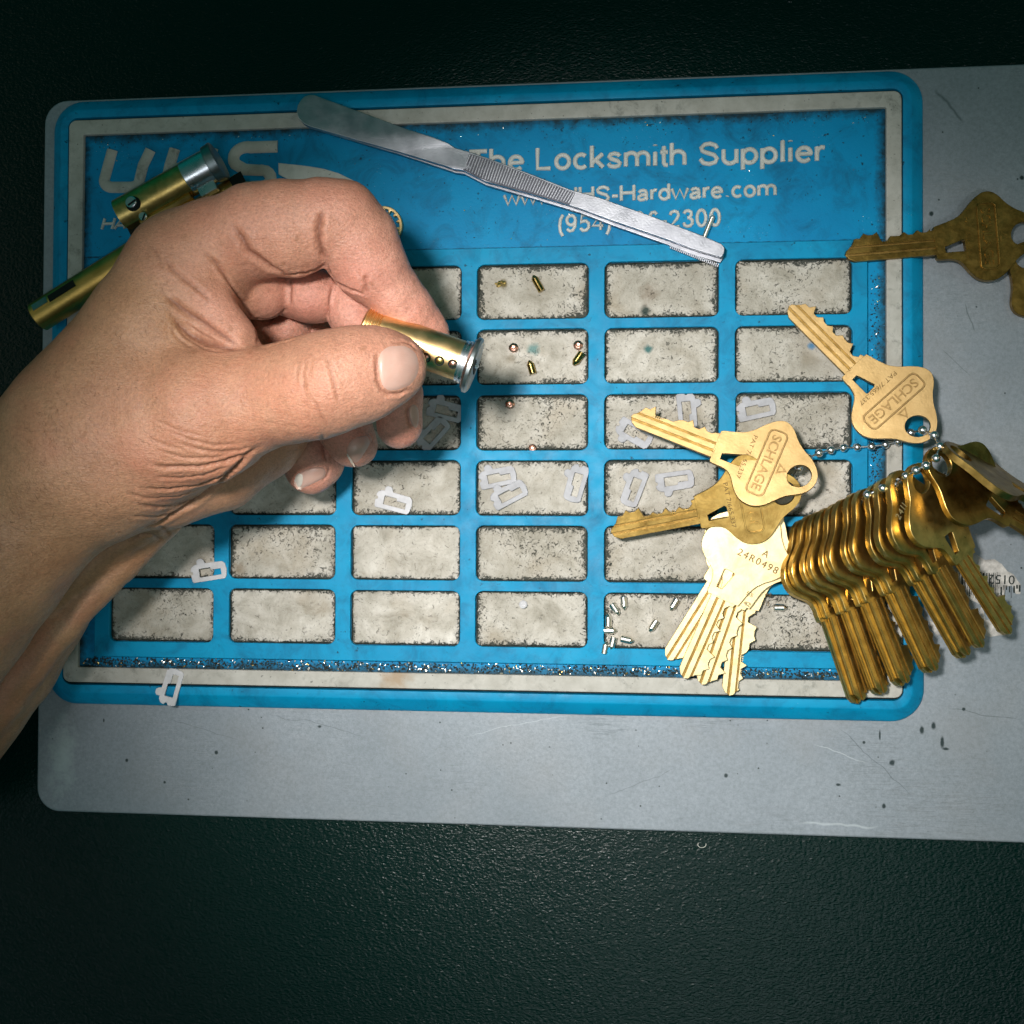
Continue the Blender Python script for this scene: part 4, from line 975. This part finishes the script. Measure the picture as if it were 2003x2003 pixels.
# chains: list of (u, v, z mm, apparent radius px); (points, blend with the rest, pink 0..1)
chains = [
    # forearm and wrist
    ([(-230, 1365, 58, 175), (-40, 1115, 58, 152), (95, 950, 57, 150), (178, 878, 57, 165)], 5.0, 0.0),
    ([(230, 985, 30, 82), (120, 1100, 27, 105), (-20, 1275, 26, 135), (-230, 1520, 26, 160)], 2.5, 0.0),
    ([(175, 880, 56, 172), (240, 760, 58, 150), (300, 655, 58, 132), (372, 535, 56, 118)], 8.0, 0.05),
    # tendons and underside of the forearm
    ([(330, 985, 38, 44), (225, 1060, 38, 34), (110, 1150, 38, 34), (-20, 1262, 38, 42), (-160, 1400, 38, 52)], 1.6, 0.0),
    ([(320, 1018, 32, 36), (235, 1100, 33, 34), (120, 1220, 34, 38), (0, 1360, 34, 48), (-120, 1480, 34, 60)], 1.8, 0.0),
    # thenar and thumb
    ([(190, 880, 57, 160), (300, 835, 60, 148), (400, 808, 62, 136), (480, 785, 63, 104), (560, 768, 65, 97), (610, 757, 67, 99), (655, 746, 68, 99), (700, 735, 67, 94), (745, 724, 66, 80), (776, 718, 65, 58)], 5.0, 0.25),
    # index finger
    ([(365, 535, 56, 116), (430, 478, 58, 92), (500, 452, 60, 90), (565, 447, 60, 92), (630, 430, 60, 80), (664, 427, 59, 78)], 4.0, 0.55),
    ([(664, 428, 59, 78), (700, 475, 56, 76), (728, 525, 54, 70), (768, 572, 51, 55), (800, 610, 48, 52), (836, 640, 45, 38), (854, 651, 43.5, 25)], 1.0, 0.85),
    # web between thumb and index
    ([(345, 505, 62, 50), (400, 590, 64, 50), (452, 662, 64, 46), (470, 700, 62, 44)], 2.6, 0.7),
    # palm pad seen inside the curl
    ([(420, 540, 46, 75), (498, 560, 48, 62), (515, 566, 47, 56)], 1.2, 0.75),
    # middle finger
    ([(560, 566, 42, 52), (606, 576, 44, 50), (625, 578, 43, 50)], 0.5, 0.95),
    ([(700, 560, 40, 56), (692, 612, 42, 48), (740, 700, 40, 48), (778, 770, 38, 48), (780, 828, 37, 46)], 0.5, 0.95),
    # ring finger, inner part and tip
    ([(545, 630, 30, 55), (562, 640, 32, 46)], 0.6, 0.8),
    ([(632, 660, 26, 42), (650, 760, 26, 50), (676, 835, 27, 52), (690, 866, 27, 50)], 0.6, 0.9),
    # little finger
    ([(500, 800, 18, 60), (570, 855, 18, 60), (620, 905, 18, 52), (608, 918, 18, 50)], 0.6, 0.9),
    # palm and heel under the thumb
    ([(320, 925, 46, 112), (420, 900, 40, 100), (505, 850, 34, 88), (560, 800, 30, 70)], 3.0, 0.15),
    ([(300, 800, 40, 120), (400, 700, 34, 110), (430, 600, 30, 100)], 5.0, 0.5),
]
def build_hand():
    cell = 0.6
    pr = []
    for ci, (pts, k, pk) in enumerate(chains):
        W = []
        for (u, v, z, r) in pts:
            P = at(u, v, z); W.append((np.array(P)*1000, wr(r, P)*1000))
        pr.append((W, k, pk))
    allp = np.array([p for W, k, pk in pr for p, r in W]); allr = np.array([r for W, k, pk in pr for p, r in W])
    lo = (allp - allr[:, None]).min(0) - 3; hi = (allp + allr[:, None]).max(0) + 3
    lo[0] = max(lo[0], -205); hi[2] = min(hi[2], 125)
    n = np.ceil((hi-lo)/cell).astype(int)
    G = np.full(n, 30.0, np.float32)
    ax = [lo[i] + np.arange(n[i])*cell for i in range(3)]
    for W, k, pk in pr:
        mrg = k + 3.0
        P = np.array([p for p, r in W]); Rr = np.array([r for p, r in W])
        b0 = np.maximum(0, ((P - Rr[:, None]).min(0) - mrg - lo)//cell).astype(int); b1 = np.minimum(n, ((P + Rr[:, None]).max(0) + mrg - lo)//cell + 2).astype(int)
        X = ax[0][b0[0]:b1[0]].astype(np.float32)[:, None, None]; Y = ax[1][b0[1]:b1[1]].astype(np.float32)[None, :, None]; Z = ax[2][b0[2]:b1[2]].astype(np.float32)[None, None, :]
        D = np.full((b1-b0), 60.0, np.float32)
        for (a, ra), (b, rb) in zip(W[:-1], W[1:]):
            s0 = np.maximum(0, (np.minimum(a-ra, b-rb) - mrg - (lo + b0*cell))//cell).astype(int); s1 = np.minimum(b1-b0, (np.maximum(a+ra, b+rb) + mrg - (lo + b0*cell))//cell + 2).astype(int)
            sl = tuple(slice(s0[i], s1[i]) for i in range(3))
            x, y, z = X[sl[0]] - a[0], Y[:, sl[1]] - a[1], Z[:, :, sl[2]] - a[2]
            ba = b - a; bb = float(ba @ ba)
            h = np.clip((x*ba[0] + y*ba[1] + z*ba[2])/bb, 0, 1).astype(np.float32)
            d = np.sqrt((x-h*ba[0])**2 + (y-h*ba[1])**2 + (z-h*ba[2])**2) - (ra + h*(rb-ra))
            kk = 1.6; c = D[sl]; hh_ = np.clip(.5+.5*(c-d)/kk, 0, 1); D[sl] = c*(1-hh_)+d*hh_-kk*hh_*(1-hh_)
        sl = tuple(slice(b0[i], b1[i]) for i in range(3)); c = G[sl]
        hh_ = np.clip(.5+.5*(c-D)/k, 0, 1); G[sl] = c*(1-hh_)+D*hh_-k*hh_*(1-hh_)
    # surface nets
    S = G < 0
    cells = np.zeros(np.array(S.shape)-1, np.int8)
    for i in (0, 1):
        for j in (0, 1):
            for l in (0, 1):
                cells += S[i:S.shape[0]-1+i, j:S.shape[1]-1+j, l:S.shape[2]-1+l]
    act = (cells > 0) & (cells < 8)
    ids = np.full(act.shape, -1, np.int32); idx = np.argwhere(act); ids[act] = np.arange(len(idx))
    acc = np.zeros((len(idx), 3)); cnt = np.zeros(len(idx))
    corners = [(i, j, l) for i in (0, 1) for j in (0, 1) for l in (0, 1)]
    for a in corners:
        for axi in range(3):
            if a[axi] == 1: continue
            b = list(a); b[axi] = 1
            ga = G[idx[:, 0]+a[0], idx[:, 1]+a[1], idx[:, 2]+a[2]]; gb = G[idx[:, 0]+b[0], idx[:, 1]+b[1], idx[:, 2]+b[2]]
            m = (ga < 0) != (gb < 0)
            t = np.where(m, ga/(ga-gb+1e-12), 0)
            p = np.array(a, float)[None] + np.zeros((len(idx), 3)); p[:, axi] += t
            acc[m] += p[m]; cnt[m] += 1
    V = lo + (idx + acc/cnt[:, None])*cell
    F = []
    for axi in range(3):
        o1, o2 = [(1, 2), (2, 0), (0, 1)][axi]
        s0 = [slice(None)]*3; s1 = [slice(None)]*3; s0[axi] = slice(0, -1); s1[axi] = slice(1, None)
        ch = S[tuple(s0)] != S[tuple(s1)]
        e = np.argwhere(ch)
        e = e[(e[:, o1] > 0) & (e[:, o2] > 0) & (e[:, o1] < S.shape[o1]-1) & (e[:, o2] < S.shape[o2]-1)]
        q = []
        for (d1, d2) in ((0, 0), (-1, 0), (-1, -1), (0, -1)):
            c = e.copy(); c[:, o1] += d1; c[:, o2] += d2; q.append(ids[c[:, 0], c[:, 1], c[:, 2]])
        q = np.stack(q, 1); inside = S[e[:, 0], e[:, 1], e[:, 2]]
        q[~inside] = q[~inside][:, ::-1]
        F.append(q)
    F = np.concatenate(F); F = F[(F >= 0).all(1)]
    return V, F, pr
V, F, PR = build_hand()
me = bpy.data.meshes.new("person")
def fill(me, V, F):
    me.vertices.add(len(V)); me.vertices.foreach_set("co", (V*MM).ravel())
    me.loops.add(F.size); me.loops.foreach_set("vertex_index", F.ravel().astype(np.int32))
    me.polygons.add(len(F)); me.polygons.foreach_set("loop_start", np.arange(0, F.size, 4, dtype=np.int32))
    me.update(calc_edges=True); me.validate()
fill(me, V, F)
o = bpy.data.objects.new("person", me); COL.objects.link(o)
sm = o.modifiers.new("s", 'SMOOTH'); sm.iterations = 3; sm.factor = 0.5
ss = o.modifiers.new("d", 'SUBSURF'); ss.levels = 1; ss.render_levels = 1
dg = bpy.context.evaluated_depsgraph_get(); dg.update()
me2 = bpy.data.meshes.new_from_object(o.evaluated_get(dg)); bpy.data.objects.remove(o); bpy.data.meshes.remove(me)
hand = bpy.data.objects.new("person", me2); COL.objects.link(hand); me2.name = "person"
nv = len(me2.vertices)
co = np.empty(nv*3, np.float32); me2.vertices.foreach_get("co", co); co = co.reshape(-1, 3).astype(float)
def normals():
    nr = np.empty(nv*3, np.float32); me2.vertices.foreach_get("normal", nr); return nr.reshape(-1, 3).astype(float)
nrm = normals()
hp = np.array([(0.0, 0, 1.0)])
# outward check
cen = co.mean(0)
tree = BVHTree.FromPolygons([Vector(c) for c in co.tolist()], [tuple(p.vertices) for p in me2.polygons])
def hit(u, v):
    d = (at(u, v, 0) - CL).normalized(); h = tree.ray_cast(CL, d)
    return h
crease = np.zeros(nv)
# (polyline px, depth mm, half-width mm, colour strength)
CR = [
    ([(318, 575), (342, 592), (373, 617), (410, 640), (441, 659), (472, 681)], 0.75, 0.75, 0.9),
    ([(335, 615), (351, 635), (373, 655), (404, 671), (438, 679), (476, 684)], 0.8, 0.8, 0.9),
    ([(345, 640), (368, 664), (400, 682), (440, 690)], 0.3, 0.5, 0.4), ([(332, 640), (352, 664), (380, 682)], 0.25, 0.5, 0.3),
    ([(360, 628), (390, 650), (425, 667)], 0.25, 0.4, 0.4),
    ([(323, 499), (338, 527), (363, 548), (388, 567), (415, 590)], 0.45, 0.6, 0.5),
    ([(300, 478), (312, 508), (322, 530)], 0.25, 0.5, 0.3),
    ([(394, 486), (425, 517), (450, 555), (475, 592), (494, 625), (503, 660), (506, 682)], 0.5, 0.5, 0.8),
    ([(455, 440), (474, 468), (486, 492), (504, 506), (530, 525), (560, 540)], 0.9, 0.9, 0.9),
    ([(560, 540), (600, 534), (625, 522), (641, 512)], 0.6, 0.6, 0.8),
    ([(634, 410), (627, 425), (624, 450), (626, 478), (633, 500), (641, 514)], 1.0, 0.8, 0.95),
    ([(716, 538), (713, 552), (716, 578)], 0.6, 0.6, 0.6), ([(700, 530), (706, 556)], 0.2, 0.4, 0.2),
    ([(636, 690), (642, 705), (649, 730), (656, 758), (664, 790)], 0.35, 0.45, 0.45), ([(612, 778), (620, 790), (628, 812), (640, 836)], 0.28, 0.4, 0.35),
    ([(650, 710), (655, 722), (662, 738)], 0.2, 0.35, 0.25), ([(598, 702), (594, 735), (597, 770)], 0.2, 0.5, 0.2), ([(610, 700), (606, 730)], 0.16, 0.4, 0.15), ([(583, 712), (578, 750)], 0.15, 0.5, 0.15),
    # thenar wrinkles
    ([(290, 905), (326, 913), (388, 913), (440, 904), (484, 888), (505, 876)], 0.55, 0.6, 0.65),
    ([(280, 952), (326, 956), (388, 949), (435, 930), (468, 905)], 0.55, 0.6, 0.6),
    ([(262, 982), (310, 991), (357, 984), (404, 966), (436, 940)], 0.45, 0.6, 0.5),
    ([(345, 866), (390, 880), (430, 886), (470, 882), (500, 872)], 0.3, 0.45, 0.35),
    ([(330, 842), (375, 862), (420, 872), (470, 870)], 0.22, 0.4, 0.25), ([(310, 880), (360, 896), (420, 896), (465, 886)], 0.22, 0.4, 0.25),
    ([(300, 930), (350, 935), (400, 928), (445, 912)], 0.3, 0.45, 0.3), ([(240, 962), (290, 972), (345, 970), (395, 955)], 0.25, 0.45, 0.3),
    ([(250, 1005), (300, 1010), (350, 1000), (390, 984)], 0.3, 0.5, 0.4),
    ([(300, 820), (350, 842), (400, 855)], 0.15, 0.4, 0.15), ([(285, 855), (330, 873), (370, 882)], 0.15, 0.4, 0.15),
    # thenar/heel boundary and wrist folds
    ([(508, 872), (484, 892), (460, 918), (428, 944), (373, 986), (310, 1024), (270, 1035)], 0.9, 0.9, 0.9),
    ([(310, 1028), (335, 1048)], 0.5, 0.6, 0.6), ([(255, 1060), (275, 1045), (300, 1046), (320, 1060)], 0.4, 0.6, 0.5),
    ([(566, 542), (569, 570), (568, 598)], 0.4, 0.5, 0.9), ([(652, 556), (645, 580), (644, 610), (648, 640)], 0.3, 0.4, 0.7), ([(641, 514), (654, 550), (685, 568), (716, 578)], 0.5, 0.5, 0.9), ([(488, 622), (528, 624), (566, 600)], 0.4, 0.5, 0.9),
    ([(505, 683), (540, 672), (580, 660)], 0.3, 0.4, 0.5),
    ([(746, 683), (739, 692), (736, 715), (739, 744), (747, 764), (760, 772), (782, 770), (806, 761)], 0.45, 0.45, 0.7), ([(762, 674), (782, 668), (802, 672), (817, 685)], 0.3, 0.4, 0.4), ([(722, 847), (731, 856), (729, 868)], 0.3, 0.4, 0.6), ([(640, 910), (645, 920), (642, 932), (630, 942)], 0.3, 0.4, 0.6), ([(800, 791), (797, 808), (801, 826), (809, 840)], 0.3, 0.4, 0.6),
    # dark slack lines over the fingertips
    ([(727, 852), (735, 872)], 0.3, 0.4, 0.4), ([(630, 845), (632, 875), (640, 905)], 0.35, 0.5, 0.5),
]
allpts = []
for pts, dep, hw, cs in CR:
    poly = []
    for (a, b) in zip(pts[:-1], pts[1:]):
        nseg = max(2, int(math.dist(a, b)/4))
        for i in range(nseg): t = i/nseg; poly.append((a[0]+(b[0]-a[0])*t, a[1]+(b[1]-a[1])*t))
    poly.append(pts[-1])
    W = []
    for i, (u, v) in enumerate(poly):
        wob = math.sin(i*0.9 + u)*0.8
        h = hit(u + wob, v + wob*0.6)
        if h[0] is not None: W.append((np.array(h[0]), i/(len(poly)-1)))
    if len(W) < 2: continue
    P = np.array([p for p, t in W]); Tt = np.array([t for p, t in W])
    lo = P.min(0) - 4*MM; hi = P.max(0) + 4*MM
    sel = np.where(((co > lo) & (co < hi)).all(1))[0]
    q = co[sel]; best = np.full(len(sel), 1e9); bt = np.zeros(len(sel))
    for i in range(len(P)-1):
        a, b = P[i], P[i+1]; ba = b-a; L2 = ba @ ba
        if L2 < 1e-14 or L2 > (6*MM)**2: continue
        h = np.clip((q-a) @ ba/L2, 0, 1); d = np.linalg.norm(q-a-h[:, None]*ba, axis=1)
        m = d < best; best[m] = d[m]; bt[m] = (Tt[i] + (Tt[i+1]-Tt[i])*h)[m]
    d = best*1000
    taper = np.clip(np.minimum(bt, 1-bt)*6, 0.15, 1)
    g = np.exp(-(d/hw)**2); side = np.exp(-((d-2.1*hw)/(1.1*hw))**2)*0.22
    allpts.append((sel, (-dep*g + dep*side)*taper, np.exp(-(d/(hw*0.55))**2)*cs*taper))
disp = np.zeros(nv)
for sel, dd_, cc in allpts:
    disp[sel] += dd_; crease[sel] = np.maximum(crease[sel], cc)
disp = np.clip(disp, -1.6, 0.6)
# soft lumps so the limbs are not perfect tubes
def vnoise(p, f, seed):
    rs = np.random.RandomState(seed); s = np.zeros(len(p))
    for k in range(7):
        d = rs.normal(size=3); d /= np.linalg.norm(d); s += np.sin(p @ d*f*rs.uniform(0.6, 1.5) + rs.uniform(0, 6.28))
    return s/7
cm = co*1000
disp += 0.7*vnoise(cm, 0.22, 1) + 0.32*vnoise(cm, 0.6, 2) + 0.07*vnoise(cm, 2.2, 3)
# nail beds sink a little: nail outlines in px
NAILS = {
 'thumb': [(738, 692), (737, 715), (740, 742), (746, 762), (757, 770), (775, 768), (800, 761), (815, 746), (823, 724), (823, 704), (815, 686), (800, 674), (782, 670), (762, 675), (746, 683)],
 'middle': [(800, 792), (808, 788), (817, 792), (820, 806), (820, 828), (816, 842), (809, 838), (802, 826), (797, 808)],
 'ring': [(681, 858), (702, 850), (722, 848), (730, 855), (728, 868), (712, 893), (696, 916), (688, 905), (680, 893), (674, 881)],
 'little': [(573, 940), (577, 928), (590, 920), (612, 912), (632, 910), (642, 918), (641, 930), (630, 940), (606, 949), (588, 960), (578, 962)],
}
co2 = co + nrm*(disp*MM)[:, None]
me2.vertices.foreach_set("co", co2.astype(np.float32).ravel()); me2.update()
# pink attribute by nearest chain
pinkv = np.zeros(nv); wsum = np.zeros(nv)
for W, k, pk in PR:
    best = np.full(nv, 1e9)
    for (a, ra), (b, rb) in zip(W[:-1], W[1:]):
        ba = b-a; h = np.clip((cm-a) @ ba/(ba @ ba), 0, 1); d = np.abs(np.linalg.norm(cm-a-h[:, None]*ba, axis=1) - (ra+h*(rb-ra))); best = np.minimum(best, d)
    wgt = np.exp(-(best/2.5)**2)+1e-9; pinkv += wgt*pk; wsum += wgt
pinkv /= wsum
# pinker towards the thumb tip
tipd = np.linalg.norm(cm - np.array(at(760, 720, 66))*1000, axis=1); pinkv += 0.45*np.exp(-(tipd/22)**2)
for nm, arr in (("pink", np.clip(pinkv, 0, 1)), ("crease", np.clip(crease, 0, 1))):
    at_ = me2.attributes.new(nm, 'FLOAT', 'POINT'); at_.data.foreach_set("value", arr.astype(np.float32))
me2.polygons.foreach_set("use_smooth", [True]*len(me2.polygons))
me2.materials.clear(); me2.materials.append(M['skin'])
tag(hand, "bare left hand and forearm pinching a brass lock plug over the mat", "person")
tree = BVHTree.FromPolygons([Vector(c) for c in co2.tolist()], [tuple(p.vertices) for p in me2.polygons])
def in_poly(u, v, P):
    c = False; j = len(P)-1
    for i in range(len(P)):
        if (P[i][1] > v) != (P[j][1] > v) and u < (P[j][0]-P[i][0])*(v-P[i][1])/(P[j][1]-P[i][1]) + P[i][0]: c = not c
        j = i
    return c
def nail(outline, dome, zref, up=0.25, name="fingernail", matl='nail'):
    """a thin curved shell following the finger under it: radial grid from the outline's centre"""
    out = chaikin(outline, 1); cx = sum(p[0] for p in out)/len(out); cy = sum(p[1] for p in out)/len(out)
    nr = 8; bm = bmesh.new(); n = len(out); rings = []
    def surf(u, v):
        h = hit(u, v)
        if h[0] is None or abs(h[0].z*1000 - zref) > 14: return at(u, v, zref)
        return h[0]
    c0 = surf(cx, cy); rows = []
    for k in range(1, nr+1):
        t = k/nr; rows.append([surf(cx+(p[0]-cx)*t, cy+(p[1]-cy)*t) for p in out])
    # smooth each row along itself
    for _ in range(3):
        for k in range(nr):
            row = rows[k]; rows[k] = [(row[i-1] + row[i]*2 + row[(i+1) % n])/4 for i in range(n)]
    toc = (CL - c0).normalized()
    def lift(k): t = k/nr; return (up + dome*(1-t**2))*MM if k < nr else -0.05*MM
    cv = bm.verts.new(c0 + toc*lift(0)); vr = []
    for k in range(nr):
        vr.append([bm.verts.new(p + toc*lift(k+1)) for p in rows[k]])
    for i in range(n):
        j = (i+1) % n; bm.faces.new((cv, vr[0][i], vr[0][j]))
        for k in range(nr-1): bm.faces.new((vr[k][i], vr[k+1][i], vr[k+1][j], vr[k][j]))
    bmesh.ops.recalc_face_normals(bm, faces=bm.faces)
    me = from_bm(bm, name); me.polygons.foreach_set("use_smooth", [True]*len(me.polygons))
    return link(name, me, M[matl], hand, True)
tz = hit(780, 720)[0].z*1000
nail(NAILS['thumb'], 0.35, tz, 0.30)
for k_, (u_, v_) in (('middle', (806, 815)), ('ring', (700, 880)), ('little', (605, 935))):
    h = hit(u_, v_); z_ = h[0].z*1000 if h[0] is not None else 20
    nail(NAILS[k_], 0.3, z_, 0.35)
nail([(573, 941), (577, 928), (588, 921), (596, 928), (596, 942), (590, 957), (580, 964)], 0.3, z_, 0.5, "nail_edge", 'nailtip')
nail([(674, 883), (678, 884), (688, 898), (697, 914), (694, 918), (685, 905)], 0.2, hit(700, 880)[0].z*1000 if hit(700, 880)[0] is not None else 27, 0.5, "nail_edge", 'nailtip')

# fine hairs on the forearm and wrist
def hairs():
    vs_, fs_ = [], []
    rnd = random.Random(3)
    for i in range(700):
        u, v = rnd.uniform(-20, 330), rnd.uniform(560, 1080)
        if rnd.random() > 1.15 - u/330.0: continue
        h = hit(u, v)
        if h[0] is None: continue
        p, n = h[0], h[1].normalized()
        if n.z < 0.15: continue
        d = (Vector((0.55, -0.75, 0)) + Vector((rnd.gauss(0, 0.35), rnd.gauss(0, 0.35), 0))); d = (d - n*d.dot(n)).normalized()
        L = rnd.uniform(0.7, 2.1)*MM; side = n.cross(d)*0.024*MM; k = len(vs_); bend = side.normalized()*rnd.uniform(-0.3, 0.3)*L
        q0 = p; q1 = p + d*L*0.5 + n*L*0.16 + bend*0.5; q2 = p + d*L + n*L*0.12 + bend*1.4
        vs_ += [q0-side, q0+side, q1-side*0.8, q1+side*0.8, q2]
        fs_ += [(k, k+1, k+3, k+2), (k+2, k+3, k+4)]
    me = bpy.data.meshes.new("arm_hair"); me.from_pydata([tuple(x) for x in vs_], [], fs_); me.update()
    link("arm_hair", me, mat_plain("dark_hair", (0.09, 0.05, 0.028), 0.5), hand, True)
hairs()

# a curl of fibre on the table
P = [at(1373 + 8*math.cos(R(a)), 1652 + 6*math.sin(R(a)), -5.4) for a in range(-20, 230, 18)]
tag(link("fibre", tube_path("fibre", P, 0.09*MM, 1.0), mat_plain("pale_fibre", (0.55, 0.55, 0.5), 0.6), smooth=True), "tiny curled pale fibre on the dark table just below the tray", "fibre")
